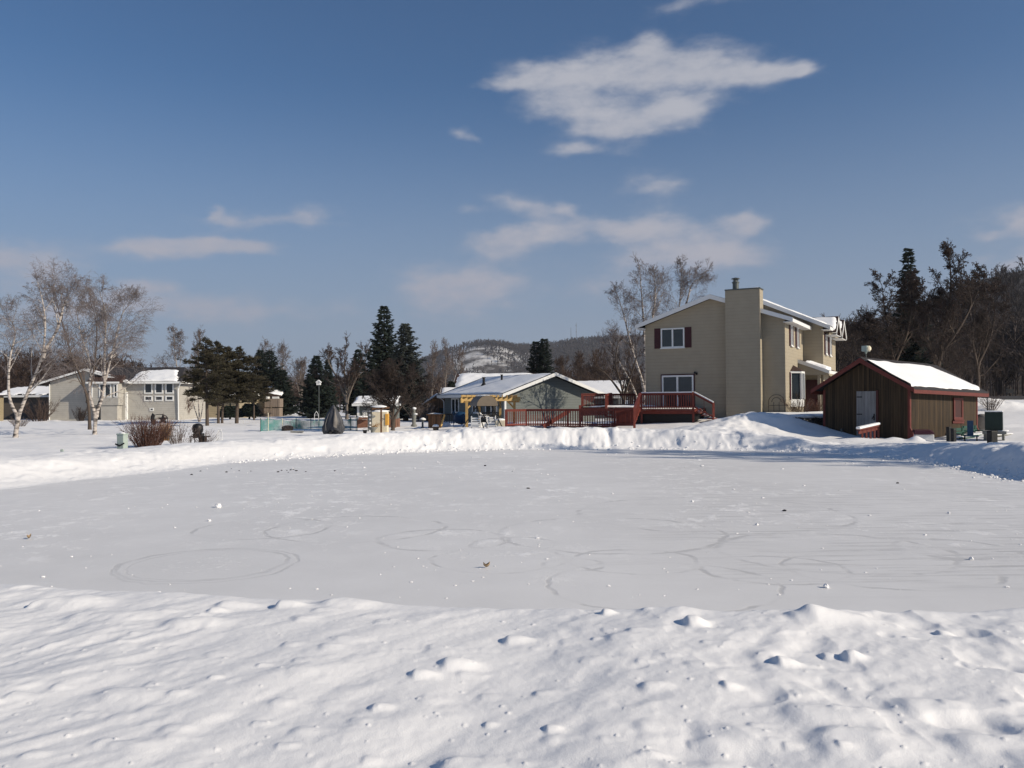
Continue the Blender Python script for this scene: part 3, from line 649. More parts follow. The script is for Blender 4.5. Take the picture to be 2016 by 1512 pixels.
    dd = MB(); dd.pbox(PB, 8.05, 8.9, .003, .05, .05, 2.2); do = dd.obj('front_door', shutter_m, r); MB().pbox(PB, 8.76, 8.82, .05, .12, 1.02, 1.12).obj('handle', steel, do)
    st = MB(); st.box(w+.01, 10.6, 3.6, 5.83, -.6, -.02); st.obj('porch_floor', stone, r)
    return r
house()
def L2W(x, y, z=0):                                    # house plan metres to world
    c, s = math.cos(R(-HT)), math.sin(R(-HT)); return Vector((HX+c*x-s*y, HY+s*x+c*y, HZ+z))
# ================= the deck
def rail_section(root, a, b, h, bal=.12, posts=(True, True), bm=.05, drop=0, cap=True, name='railing', snowcap=False, ph=.02):
    """a,b floor points (the section may slope); balusters between a top and a bottom rail"""
    a = Vector(a); b = Vector(b); m = MB(); up = ZV
    m.beam(a+up*(h-.06), b+up*(h-.06), .045, .09)
    if cap: m.beam(a+up*(h+.002), b+up*(h+.002), .14, .035)
    m.beam(a+up*.10, b+up*.10, .045, .08)
    n = max(2, int((b-a).length/bal)); side = (b-a).cross(up).normalized()*.032
    for i in range(1, n):
        p = a.lerp(b, i/n)-side; m.beam(p+up*(.02), p+up*(h-.03), bm, bm)
    o = m.obj(name, redwood, root)
    for k, p in enumerate((a, b)):
        if posts[k]:
            q = MB(); q.box(p.x-.055, p.x+.055, p.y-.055, p.y+.055, p.z-.25-drop, p.z+h+ph); q.obj('post', redwood, root)
    if snowcap:
        s = MB(); s.beam(a+up*(h+.05), b+up*(h+.05), .11, .06); s.obj('snow_cap', roofsnow, o)
    return o
def deck():
    r = T('wooden_deck', 'dark red wooden deck on several levels with slatted railings before the tan house', 'deck')
    Lh = L2W
    zf = .55
    # upper platform by the sliding door
    xa, xb, yd = -.9, 3.55, -2.35
    pf = MB(); c = [Lh(xa, yd, zf-.05), Lh(xb, yd, zf-.05), Lh(xb, -.02, zf-.05), Lh(xa, -.02, zf-.05)]
    pf.extr(c, (0, 0, .05)); pf.obj('platform', redwood, r)
    fa = MB()
    for p, q in ((c[0], c[1]), (c[1], c[2]), (c[3], c[0])): fa.beam(p-ZV*.12, q-ZV*.12, .04, .22)
    fa.obj('rim_joist', redwood, r)
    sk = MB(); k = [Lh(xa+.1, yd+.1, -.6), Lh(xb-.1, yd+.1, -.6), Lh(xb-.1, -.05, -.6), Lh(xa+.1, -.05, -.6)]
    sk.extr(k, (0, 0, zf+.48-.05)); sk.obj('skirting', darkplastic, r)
    s = snow_patch('snow_cover', r, Lh(xa+.05, yd+.08, zf), Lh(xb-.05, yd+.08, zf)-Lh(xa+.05, yd+.08, zf), Lh(xa+.05, -.05, zf)-Lh(xa+.05, yd+.08, zf), 30, 20, .12, edge_mask(.02, .03, .05, 3))
    fl, fr = Lh(.55, yd+.03, zf), Lh(xb-.05, yd+.03, zf)
    rail_section(r, fl, fr, .86, .13, (True, True), ph=.06, drop=1.0, snowcap=True)
    # stair down at the right end
    a, b = Lh(xb+.02, yd+.05, zf), Lh(xb+1.05, yd+.05, zf-.55)
    rail_section(r, a, b, .86, .9, (False, True), bm=.02, cap=True, snowcap=True, name='stair_railing')
    st = MB()
    for i in range(3):
        p, q = Lh(xb+.05+.32*i, yd+.05, zf-.2-.18*i), Lh(xb+.05+.32*i, yd+1.1, zf-.2-.18*i); d = (Lh(1, 0)-Lh(0, 0))*.3
        st.extr([p, p+d, q+d, q], (0, 0, .05))
    st.obj('step', redwood, r)
    sn = MB(); rr = random.Random(1)
    for i in range(3):
        p = Lh(xb+.2+.32*i, yd+.5, zf-.14-.18*i); sn.blob(p, .16, .4, .09, rr, 8, 5, .15)
    sn.obj('snow_cover', roofsnow, r, True)
    # lower walkway with its long rail, from the pergola to the steps
    zl = lambda p: p
    A = [W(996, 838, 45.2), W(1036, 837, 46.2), W(1118, 838.5, 45.6), W(1142, 838.5, 45.2), W(1210, 838.5, 44.4)]
    zt = W(996, 806.5, 45.2).z
    for i in range(4):
        a, b = A[i].copy(), A[i+1].copy(); a.z = b.z = zt-.92
        rail_section(r, a, b, .92, .13, (True, i == 3), drop=.3, ph=.30 if i == 3 and False else .02)
    tp = MB(); p = A[3]; tp.box(p.x-.06, p.x+.06, p.y-.06, p.y+.06, p.z-.2, zt+.22); tp.obj('post', redwood, r)
    # a ramp rail slanting down behind the front rail
    d1, d2 = W(1070, 840, 45.9), W(1122, 808, 46.4); m = MB(); m.beam(d1, d2, .06, .22); m.obj('ramp_rail', redwood, r)
    lp = MB(); q = [W(1000, 838, 46.6), W(1212, 838, 45.2), W(1225, 836, 49), W(1010, 836, 50)]
    lp.extr([Vector((v.x, v.y, zt-.95)) for v in q], (0, 0, .05)); lp.obj('platform', redwood, r)
    snow_patch('snow_cover', r, Vector((q[0].x, q[0].y, zt-.9)), Vector((q[1].x-q[0].x, q[1].y-q[0].y, 0)), Vector((q[3].x-q[0].x, q[3].y-q[0].y, 0)), 40, 20, .18, edge_mask(.02, .03, .05, 5))
    # closely slatted return and the stair cheek up to the platform
    a, b = W(1211, 838.5, 44.35), W(1249, 836, 42.7); a.z = zt-.92; b.z = zt-.86
    rail_section(r, a, b, .94, .085, (False, True), bm=.05, drop=.2)
    c2 = fl.copy(); b2 = Vector((b.x+.02, b.y+.05, b.z))
    rail_section(r, b2+ZV*.02, Vector((c2.x-.06, c2.y, zf+HZ-.02)), .90, .10, (False, False), bm=.05)
    ck = MB()
    for i in range(4):
        t = (i+.5)/4; p = b2.lerp(Vector((c2.x, c2.y, zf+HZ)), t); ck.beam(p+Vector((-.9, .6, 0)), p+Vector((-.05, .03, 0)), .26, .05)
    ck.obj('step', redwood, r)
    # raised middle landing at the back with its own rails
    zb = W(1146, 801, 49).z
    m1, m2, m3, m4 = W(1146, 801, 48.6), W(1192, 801, 49.2), W(1205, 801, 50.4), W(1250, 801, 50.8)
    for v in (m1, m2, m3, m4): v.z = zb
    mp = MB(); mp.extr([m1-ZV*.08, W(1250, 801, 47.0)*1-ZV*.08, m4-ZV*.08, m3-ZV*.08], (0, 0, .06)); mp.obj('platform', redwood, r)
    sk2 = MB(); sk2.beam(m1-ZV*.3, W(1196, 806, 47.6)-ZV*.1, .05, .45); sk2.obj('rim_joist', redwood, r)
    snow_patch('snow_cover', r, m1-ZV*.02, W(1250, 801, 47.0)-m1, m3-m1, 24, 16, .14, edge_mask(.03, .03, .05, 9))
    rail_section(r, m1, m2, .76, .10, (True, False), bm=.05, drop=.6); rail_section(r, m3, m4, .76, .13, (True, True), drop=.5)
    e1, e2 = W(1193, 803, 47.6), W(1203, 778, 49.6); rail_section(r, e1+ZV*-.02, Vector((e2.x, e2.y, zb)), .80, .09, (True, True), bm=.05, drop=.2)
    # lattice steps between the levels
    lt = MB()
    for i in range(4):
        z = zt-.82+i*.19; p, q2 = W(1192, 830, 47.0), W(1209, 830, 46.6); p.z = q2.z = z; lt.beam(p, q2, .05, .06)
    lt.obj('step', redwood, r)
    # snow heap tucked under the platform corner
    return r
deck()
def trellis():
    p = L2W(7.05, -.12, -.25); r = T('garden_trellis', 'thin dark wire trellis with arched top leaning on the tan wall right of the chimney', 'trellis', p, R(-HT))
    m = MB()
    for x in (0, .28, .56, .84): m.tube((x, 0, 0), (x, 0, 1.15), .014, n=5)
    for z in (.25, .6, .95): m.tube((0, 0, z), (.84, 0, z), .011, n=5)
    for rad in (.42, .25): m.path([(.42+rad*math.cos(a*math.pi/10), 0, 1.15+rad*.95*math.sin(a*math.pi/10)) for a in range(11)], .014, 5)
    m.obj('trellis_frame', blackm, r)
trellis()
def retaining_wall():
    rnd = random.Random(4); m = MB()
    pts = [W(1505, 824, 43.2), W(1530, 826, 42.2), W(1560, 828, 41.8), W(1600, 829, 42.0), W(1636, 827, 43.4), W(1660, 826, 46)]
    r = T('retaining_wall', 'low curved dry stone retaining wall topped with snow beside the tan house', 'wall', (0, 0, 0))
    zt = W(1560, 820, 41.8).z
    for c in range(4):
        for i in range(len(pts)-1):
            a, b = pts[i], pts[i+1]; n = max(2, int((b-a).length/.3))
            for k in range(n):
                q = a.lerp(b, (k+.5*(c % 2)+.2)/n); m.blob((q.x, q.y, zt-.1-.15*c), .17, .15, .085, rnd, 7, 4, .18)
    m.obj('stonework', stone, r)
    s = MB()
    tops = [Vector((p.x, p.y, zt-.04)) for p in pts]; back = [Vector((p.x+.5, p.y+3.2, zt+.1)) for p in pts]
    n = len(pts); s.add(tops+back, [(i, i+1, n+i+1, n+i) for i in range(n-1)])
    s.add([v+ZV*.07 for v in tops+back], [(i, i+1, n+i+1, n+i) for i in range(n-1)])
    for i in range(40):
        t = rnd.random()*(n-1.01); k = int(t); q = tops[k].lerp(tops[k+1], t-k); s.blob(q+Vector((rnd.uniform(0, .3), rnd.uniform(0, .5), .03)), .35, .3, .09, rnd, 8, 5, .15)
    s.obj('snow_cover', roofsnow, r, True)
retaining_wall()
# ================= the brown shed
SA = 52.0
def shed():
    cn = W(1791, 868, 37.0); z0 = .0; w, ln = 4.2, 6.75
    # local x runs along the gable front from its far (left) end to the near corner, y runs back along the side
    ang = -R(SA); c, s = math.cos(ang), math.sin(ang)
    org = Vector((cn.x-c*w, cn.y-s*w, z0))
    r = T('garden_shed', 'brown board shed with red trim, grey plank door and snow on its roof', 'shed', org, ang)
    r.rotation_euler = (R(-1.4), 0, ang)
    we, zt, pit = 2.36, 3.78, .57
    ap = w/2; f = lambda x: zt-pit*abs(x-ap)
    wl = MB(); wl.prism([(0, -.3), (w, -.3), (w, f(w)-.16), (ap, zt-.16), (0, f(0)-.16)], 0, ln); wl.obj('wall', shedwood, r)
    xa, xb, y0, y1 = -.42, w+.42, -.42, ln+.3
    rf = MB(); rf.prism([(xa, f(xa)), (ap, zt), (xb, f(xb)), (xb, f(xb)-.06), (ap, zt-.07), (xa, f(xa)-.06)][::-1], y0, y1); ro = rf.obj('roof', shingle, r)
    fa = MB(); d = .2
    for yy in (y0-.03, y1+.003):
        fa.prism([(xa, f(xa)-.012), (ap, zt-.012), (xb, f(xb)-.012), (xb, f(xb)-d), (ap, zt-d-.03), (xa, f(xa)-d)][::-1], yy, yy+.028)
    for x in (xa, xb-.03): fa.box(x, x+.03, y0+.003, y1, f(xb)-d-.03, f(xb)-.063)
    fa.obj('fascia', redtrim, ro)
    mk = lambda A, B: np.minimum.reduce([(A-.075-.01*np.sin(B*20))/.05, (.955-A-.03*fbm(B*16, B*0+2, 3))/.04, (B+.08)/.05+A*0, (1.0-.02-.24*np.maximum(0, .82-A)**1.4*1.0-.06*sst(.7, 1, A)-B+.02*fbm(A*7, A*0+5, 2))/.03])*.22
    snow_patch('snow_cover', ro, (ap, y0, zt), (xb-ap, 0, -pit*(xb-ap)), (0, y1-y0, 0), 60, 80, .14, mk, 3)
    snow_patch('snow_cover', ro, (ap, y0, zt), (xa-ap, 0, -pit*(ap-xa)), (0, y1-y0, 0), 40, 50, .10, edge_mask(-.02, -.04, .015, 6), 5)
    rc = MB(); rc.prism([(ap-.16, zt-.07), (ap, zt+.035), (ap+.16, zt-.07), (ap, zt-.01)][::-1], y0, y1-.9); rc.obj('ridge_cap', shingle, ro)
    for i, (x0, x1, yy0, yy1) in enumerate(((w-.08, w+.02, -.02, .11), (-.02, .1, -.02, .1), (w-.1, w+.02, ln-.1, ln+.02))):
        tr = MB(); tr.box(x0, x1, yy0, yy1, -.2, f(w)-.26)
        if i == 1: tr.extr([(-.021, 0, -.2), (-.16, 0, -.2), (-.14, 0, .3), (-.021, 0, .5)], (0, .1, 0))
        else:
            yy = 0 if i == 0 else ln-.06; x0 = w+.021; tr.extr([(x0, yy-.021, -.2), (x0+.16, yy-.021, -.2), (x0+.14, yy-.021, .35), (x0, yy-.021, .62)], (0, .1, 0))
        tr.obj('corner_trim', redtrim, r)
    PF = (Vector((0, 0, 0)), XV, -YV); PS = (Vector((w, 0, 0)), YV, XV)
    bd = MB(); bd.pbox(PF, .12, w-.1, .003, .018, 2.30, 2.36); bd.obj('band_board', shedwood, r)
    dd = MB(); dd.pbox(PF, 1.72, 2.66, .003, .045, -.1, 2.24); do = dd.obj('door', greydoor, r)
    for z in (.5, 1.95, 1.15): MB().pbox(PF, 1.74, 2.0, .046, .058, z, z+.05).obj('hinge', blackm, do)
    hh = MB(); hh.pbox(PF, 2.56, 2.61, .046, .07, .9, 1.2); hh.tube((2.58, -.07, 1.12), (2.52, -.13, .95), .02); hh.obj('handle', blackm, do)
    dt = MB(); dt.pbox(PF, 2.667, 2.77, .003, .05, -.1, 2.28); dt.obj('door_trim', mat('dark_red_stain', (.06, .014, .012), .6, .2, 6), do)
    wo = window(r, PS, 4.15, 5.12, .98, 2.02, .12, (), (), redtrim, True)
    MB().pbox(PS, 4.28, 4.99, .021, .03, 1.11, 1.89).obj('shutter_panel', mat('dark_red_panel', (.045, .012, .010), .6, .2, 6), wo)
    ex = MB(); ex.pbox(PS, 4.05, 5.22, .003, .05, .80, .92); ex.obj('window_apron', redtrim, wo)
    # lamp on a short mast standing on the ridge
    la = MB(); la.tube((ap, .12, zt-.1), (ap, .12, zt+.3), .022); la.obj('lamp_mast', steel, r)
    lb = MB(); lb.box(ap-.14, ap+.13, -.04, .28, zt+.32, zt+.58); lb.lathe([(.04, zt+.22), (.07, zt+.32)], (ap, .12, 0), 10); lo = lb.obj('lamp_head', pedest, r, False, .03)
    o = MB().lathe([(.13, -.02), (.13, .04), (.08, .09)], (0, 0, 0), 14).obj('lamp_lens', cream, lo); o.matrix_local = Matrix.Translation((ap+.13, .12, zt+.45)) @ Matrix.Rotation(R(90), 4, 'Y')
    pe = MB(); pe.tube((1.0, -.03, .42), (1.0, -.14, .42), .05, .06); pe.tube((1.0, -.1, -.1), (1.0, -.1, .42), .03); pe.obj('vent_pipe', steel, r)
    return r, org, ang
SHED, SORG, SANG = shed()
def shedw(x, y, z=0):
    c, s = math.cos(SANG), math.sin(SANG); return Vector((SORG.x+c*x-s*y, SORG.y+s*x+c*y, z))
def hand_rail():
    a, b = W(1694, 855, 36.6), W(1726, 852, 36.0)
    r = T('entry_handrail', 'short red handrail with a thick cap of snow in front of the shed door', 'handrail')
    z = .42; m = MB(); a.z = z; b.z = z+.38
    a = W(1690, 845, 36.8); b = W(1730, 836, 37.6)
    a0 = Vector((a.x, a.y, -.1)); b0 = Vector((b.x, b.y, -.1))
    m.beam(a+ZV*-.03, b+ZV*-.03, .16, .07); m.beam(a+ZV*-.16, b+ZV*-.16, .05, .12)
    for t in (.18, .38, .58, .78, .97):
        p = a.lerp(b, t); m.beam((p.x, p.y, -.2), (p.x, p.y, p.z-.04), .08, .06)
    m.obj('rail_frame', redtrim, r)
    s = MB(); s.beam(a+ZV*.055-(b-a)*.03, b+ZV*.055, .22, .11); s.obj('snow_cap', roofsnow, r, False, .04)
hand_rail()
#%%MORE
# ================= neighbours' houses
def roof_slabs(r, apx, zt, pit, xa, xb, y0, y1, mat_=None, fasc=.18, soff=None):
    f = lambda x: zt-pit*abs(x-apx)
    m = MB(); m.prism([(xa, f(xa)), (apx, zt), (xb, f(xb)), (xb, f(xb)-.08), (apx, zt-.09), (xa, f(xa)-.08)][::-1], y0, y1); o = m.obj('roof', mat_ or shingle, r)
    fa = MB()
    for yy in (y0-.03, y1+.002): fa.prism([(xa, f(xa)), (apx, zt+.003), (xb, f(xb)), (xb, f(xb)-fasc), (apx, zt-fasc-.02), (xa, f(xa)-fasc)][::-1], yy, yy+.028)
    for x in (xa-.03, xb+.002): fa.box(x, x+.028, y0, y1, f(xa if x < apx else xb)-fasc, f(xa if x < apx else xb)-.01)
    fa.obj('fascia', white, o)
    return o, f
def blue_house():
    n = W(994, 838, 62); a = R(28)
    r = T('ranch_house', 'low blue-grey ranch house with snowy roof and white rake boards behind the wooden pergola', 'house', (n.x, n.y, .15), a)
    w, ln = 8.0, 11.2; ap = w/2; zt, pit = 3.88, .355; f = lambda x: zt-pit*abs(x-ap)
    MB().prism([(0, -.4), (w, -.4), (w, f(w)-.2), (ap, zt-.2), (0, f(0)-.2)], 0, ln).obj('wall', bluesid, r)
    MB().box(-.015, .12, -.015, .12, -.2, f(0)-.2).obj('corner_trim', white, r)
    o, f = roof_slabs(r, ap, zt, pit, -.55, w+.55, -.75, ln+.4, None, .24)
    snow_patch('snow_cover', o, (ap, -.74, zt), (-ap-.56, 0, -pit*(ap+.56)), (0, ln+1.1, 0), 50, 50, .12, edge_mask(.0, .0, .01, 21))
    snow_patch('snow_cover', o, (ap, -.74, zt), (ap+.56, 0, -pit*(ap+.56)), (0, ln+1.1, 0), 40, 40, .10, edge_mask(.0, .0, .01, 22))
    vp = MB(); vp.lathe([(.26, 0), (.11, .22), (.11, .62), (.15, .64), (.15, .70)], (1.55, 6.7, f(1.55)), 10); vp.obj('vent_pipe', blackm, r)
    vp = MB(); vp.lathe([(.09, 0), (.09, .45), (.12, .46), (.12, .52)], (2.6, 5.5, f(2.6)), 8); vp.obj('vent_pipe', blackm, r)
    PL = (Vector((0, 0, 0)), YV, -XV)
    window(r, PL, 8.2, 9.7, .75, 2.0, .11, (8.95,))
    window(r, PL, 4.3, 5.6, .8, 2.0, .09, (4.95,))
    d = window(r, PL, 1.2, 3.2, .0, 2.05, .1, (2.2,), (), None, False, 'patio_door')
    g = MB(); g.path([(-.56, ln+.2, f(-.55)-.2), (-.25, ln+.1, f(0)-.5), (-.06, ln+.05, f(0)-.75), (-.06, ln+.05, 0)], .045, 6); g.obj('downspout', white, r)
    return r
blue_house()
def simple_house(name, label, px, d, rz, w, ln, wz, zt, wallm, snowseed, wins=(), z0=.12, ov=.4, snowm=.14, fm=None):
    p = W(px, 800, d); r = T(name, label, 'house', (p.x, d, z0), R(rz))
    ap = w/2; pit = (zt-wz-.0)/(w/2); f = lambda x: zt-pit*abs(x-ap)
    MB().prism([(0, -.5), (w, -.5), (w, f(w)-.16), (ap, zt-.16), (0, f(0)-.16)], 0, ln).obj('wall', wallm, r)
    o, f = roof_slabs(r, ap, zt, pit, -ov, w+ov, -ov, ln+ov, brownshingle)
    for sgn, sd in ((-1, 0), (1, 5)):
        snow_patch('snow_cover', o, (ap, -ov, zt), (sgn*(ap+ov), 0, -pit*(ap+ov)), (0, ln+2*ov, 0), 40, 40, snowm, edge_mask(.01, .01, .03, snowseed+sd))
    PF = (Vector((0, 0, 0)), XV, -YV); PL = (Vector((0, 0, 0)), YV, -XV); PR = (Vector((w, 0, 0)), YV, XV)
    for side, u0, u1, a, b in wins: window(r, {'f': PF, 'l': PL, 'r': PR}[side], u0, u1, a, b, .08, ((u0+u1)/2,) if u1-u0 > .9 else ())
    return r, f
def left_house():
    d = 85; p = W(98, 828, d); z0 = .1; r = T('split_level_house', 'grey split-level house with six white-framed windows behind the white birches', 'house', (p.x, d, z0), 0)
    xr = W(348, 800, d).x-p.x; xm = W(246, 800, d).x-p.x; ap = W(171, 800, d).x-p.x
    zt = W(171, 726, d).z-z0; ze = W(300, 751, d).z-z0; zr = W(300, 723, d+4).z-z0
    pit = .30; f = lambda x: zt-pit*abs(x-ap)
    wl = MB(); wl.prism([(0, -.5), (xm, -.5), (xm, f(xm)-.2), (ap, zt-.2), (0, f(0)-.2)], 0, 9); wl.box(xm+.002, xr, .35, 8, -.5, ze-.05)
    wl.obj('wall', greysid, r)
    o, _ = roof_slabs(r, ap, zt, pit, -1.3, xm+.5, -.5, 9.4, brownshingle, .2)
    snow_patch('snow_cover', o, (ap, -.5, zt), (-ap-1.3, 0, -pit*(ap+1.3)), (0, 9, 0), 30, 30, .14, lambda A, B: edge_mask(.02, .0, .06, 31, 6)(A, B)+.0)
    snow_patch('snow_cover', o, (ap, -.5, zt), (xm-ap+.5, 0, -pit*(xm-ap+.5)), (0, 9, 0), 30, 30, .14, lambda A, B: np.minimum(edge_mask(.02, .0, .08, 33, 6)(A, B), (.25-B)*.8))
    # hip-ended right wing
    k = MB(); x0, x1, y0, y1 = xm+.1, xr+.45, -.15, 8.4; zz = ze-.02
    c = [(x0-4, y0, zz), (x1, y0, zz), (x1, y1, zz), (x0-4, y1, zz)]; rd = [(x0-4, 4.1, zr), (x1-1.25, 4.1, zr)]
    k.add(c+rd, [(0, 1, 5, 4), (1, 2, 5), (2, 3, 4, 5), (3, 2, 1, 0), (0, 4, 3)]); ro = k.obj('roof', shingle, r)
    q = MB(); q.box(x0-.1, x1+.02, y0-.05, y0-.002, zz-.2, zz+.02); q.box(x1+.002, x1+.05, y0, y1, zz-.2, zz+.02); q.obj('gutter', white, ro)
    u = Vector((x1-x0, 0, 0)); v = Vector((0, 4.25, zr-zz))
    def mk(A, B):
        w1 = .06*fbm(A*6, B*5+3, 3)
        return np.minimum.reduce([(A-.02+w1)/.1, (1.0-.28*B-.03-A+w1)/.08, (B+.02)/.05, (.80-.10*sst(.5, 0, A)-B+w1*1.5)/.1])*.25
    snow_patch('snow_cover', ro, (x0, y0, zz), tuple(u), tuple(v), 50, 40, .22, mk, 6)
    PF = (Vector((0, .35, 0)), XV, -YV); sc = d/FPX
    X = lambda px: W(px, 800, d).x-p.x; Zz = lambda py: W(300, py, d).z-z0
    for a, b in ((281, 297.5), (302, 318.5), (323, 339.5)):
        window(r, PF, X(a), X(b), Zz(775), Zz(753.5), .12, (), (), None, False); window(r, PF, X(a), X(b), Zz(789.5), Zz(779), .12, (), (), None, False)
    window(r, PF, X(292), X(300), Zz(809), Zz(803), .08, (), (), None, False)
    b = MB(); bx0, bx1 = X(186), X(243); b.box(bx0, bx1, -1.1, -.002, Zz(797), Zz(753)); bo = b.obj('bump_out', greysid, r)
    PB = (Vector((0, -1.1, 0)), XV, -YV)
    window(bo, PB, X(206), X(229), Zz(782), Zz(755.5), .1, (X(217),), (), None, False); window(bo, PB, X(234), X(241.5), Zz(782), Zz(755.5), .1, (), (), None, False); window(bo, PB, X(188), X(193), Zz(782), Zz(755.5), .1, (), (), None, False)
    rf = MB(); zb = Zz(752); rf.add([(bx0-.2, -1.35, zb), (bx1+.2, -1.35, zb), (bx1+.2, 0, zb+.75), (bx0-.2, 0, zb+.75), (bx0-.2, -1.35, zb-.08), (bx1+.2, -1.35, zb-.08), (bx1+.2, -.003, zb-.08), (bx0-.2, -.003, zb-.08)], [(0, 1, 2, 3), (4, 7, 6, 5), (0, 4, 5, 1), (1, 5, 6, 2), (3, 7, 4, 0)]); rf.obj('bump_out_roof', brownshingle, r)
    q = MB(); q.box(bx0-.2, bx1+.2, -1.40, -1.352, zb-.16, zb+.02); q.obj('gutter', white, r)
    dk = MB(); dk.box(X(196), X(210), -.03, -.003, .0, 2.0); dk.obj('basement_door', greysid, r)
    w2 = MB(); w2.box(X(193), X(196), -.9, -.02, 0, Zz(797)); w2.box(X(208), X(240), -1.0, -.03, 0, 1.75); w2.obj('lower_wall', greysid, r)
    g = MB(); g.path([(x1, y0-.03, zz-.15), (xr+.06, .2, zz-.7), (xr+.06, .28, 0)], .06, 6); g.obj('downspout', white, r)
    g = MB(); g.path([(.0, -.08, f(0)-.4), (0, -.08, 0)], .06, 6); g.obj('downspout', white, r)
    g = MB(); g.box(X(247)-.1, X(247)+.1, .1, .34, 0, 2.9); g.obj('corner_trim', white, r)
    # set-back wing further left; its shade is put into the dark siding colour
    wg = MB(); wx0 = X(-70); wg.box(wx0, -.003, 5, 11, -.5, Zz(774)); wg.box(X(84), -.004, 3.4, 4.99, Zz(789), Zz(757)); wg.obj('wing_wall', lined('shade_dark_siding', (.10, .085, .072), .2, 'Z', .8, .12, var=.1), r)
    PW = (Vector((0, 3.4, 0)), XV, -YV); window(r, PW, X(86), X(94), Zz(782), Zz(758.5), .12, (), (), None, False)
    wr = MB(); e = 4.6; z1, z2 = Zz(776), Zz(756); wr.add([(wx0, e, z1), (-.02, e, z1), (-.02, 9, z2), (wx0, 9, z2), (wx0, e, z1-.14), (-.02, e, z1-.14), (-.02, 9, z2-.14), (wx0, 9, z2-.14), (wx0, 13, z1), (-.02, 13, z1)], [(0, 1, 2, 3), (0, 4, 5, 1), (4, 7, 6, 5), (3, 2, 9, 8), (1, 5, 6, 2)])
    wo = wr.obj('wing_roof', shingle, r)
    snow_patch('snow_cover', wo, (wx0, e, z1), (X(70)-wx0, 0, 0), (0, 4.4, z2-z1), 60, 20, .12, edge_mask(-.05, .02, .25, 41, 14))
    q = MB(); q.box(wx0, -.03, e-.06, e-.003, z1-.2, z1+.02); q.obj('gutter', white, wo)
left_house()
def brick_house():
    p = W(-90, 830, 84); r = T('brick_house', 'yellow brick house end wall at the left edge of the picture behind a birch', 'house', (p.x, 84, .1))
    xe = W(-12, 800, 84).x-p.x; ze = W(0, 780, 84).z-.1
    MB().box(0, xe, 0, 1.6, -.5, ze).obj('wall', brick, r)
    k = MB(); k.box(-.3, xe+.3, -.3, 1.9, ze+.002, ze+.14); ko = k.obj('roof', shingle, r)
    MB().box(-.3, xe+.32, -.36, -.302, ze-.04, ze+.16).obj('gutter', white, ko)
    snow_patch('snow_cover', ko, (-.3, -.3, ze+.14), (xe+.6, 0, 0), (0, 2.2, 0), 30, 20, .2, edge_mask(.01, .01, .02, 5))
    window(r, (Vector((0, 0, 0)), XV, -YV), 1.2, 2.6, 1.0, 2.2, .1, (1.9,))
brick_house()
def pine_house():
    r, f = simple_house('tan_ranch_house', 'low tan house with snowy roof half hidden behind the pine trunks', 338, 98, 90, 7.5, 8.5, 2.35, 3.45, tansid, 51)
    r.location.x += 8.3; r.location.y -= 1
    p = W(352, 833, 92)
    r2 = T('picnic_bench', 'dark brown wooden picnic bench standing by the tan house', 'bench', (p.x, 92, .15))
    MB().box(-.2, 1.9, 0, .5, .78, .86).obj('table_top', brownwood, r2)
    for x in (.1, 1.5): MB().beam((x, -.2, 0), (x+.1, .25, .78), .09).obj('leg', brownwood, r2)
    MB().box(-.2, 1.9, -.5, -.25, .42, .48).obj('seat', brownwood, r2)
pine_house()
def deck_house():
    d = 104; z0 = .12; p = W(486, 830, d); r = T('beige_house', 'small beige house with a boarded balcony and snowy roof beyond the pines', 'house', (p.x, d, z0))
    X = lambda px: W(px, 800, d).x-p.x; Z = lambda py: W(520, py, d).z-z0
    w = X(530); ap = X(512); zt = Z(769)
    wl = MB(); wl.prism([(X(462), -.5), (w, -.5), (w, Z(779)), (ap, zt-.15), (X(462), Z(800))], 0, 7); wl.obj('wall', tansid, r)
    rf = MB(); rf.extr([(X(458), -.4, Z(801)), (ap, -.4, zt), (X(536), -.4, Z(780)), (X(536), -.4, Z(782)), (ap, -.4, zt-.14), (X(458), -.4, Z(803))], (0, 7.6, 0)); ro = rf.obj('roof', brownshingle, r)
    rs = MB(); rs.add([(X(521), -.42, Z(771.5)), (X(555), -.42, Z(780)), (X(537), 3.4, zt+.5), (X(518), 3.4, zt+.5), (X(536), -.42, Z(782)), (X(555), -.42, Z(782))], [(0, 1, 2, 3), (0, 4, 5, 1), (4, 0, 3), (1, 5, 2)])
    snow_patch('snow_cover', ro, (X(518), -.42, Z(772)), (X(553)-X(518), 0, Z(780.5)-Z(771.5)), (0, 3.6, .9), 20, 20, .2, edge_mask(.0, .0, .03, 5))
    rs.obj('porch_roof', brownshingle, r)
    PF = (Vector((0, 0, 0)), XV, -YV)
    window(r, PF, X(515.5), X(524), Z(796), Z(781), .1, (), (), tansid)
    b = MB(); b.box(X(529), X(557.5), -1.7, -.003, Z(801.5), Z(785)); b.obj('balcony', fencewood, r)
    b = MB(); b.box(X(529), X(533), -1.2, -.05, Z(785), Z(781)); b.box(X(553), X(555), -1.5, -1.3, Z(785), Z(781)); b.box(X(538), X(550), -.5, -.02, Z(785), Z(781)); b.obj('balcony_post', white, r)
    b = MB(); b.box(X(527), X(556.5), -1.6, -.004, -.3, Z(803)); b.box(X(502), X(526.5), -.6, -.006, -.3, Z(806)); b.obj('lower_boarding', fencewood, r)
deck_house()
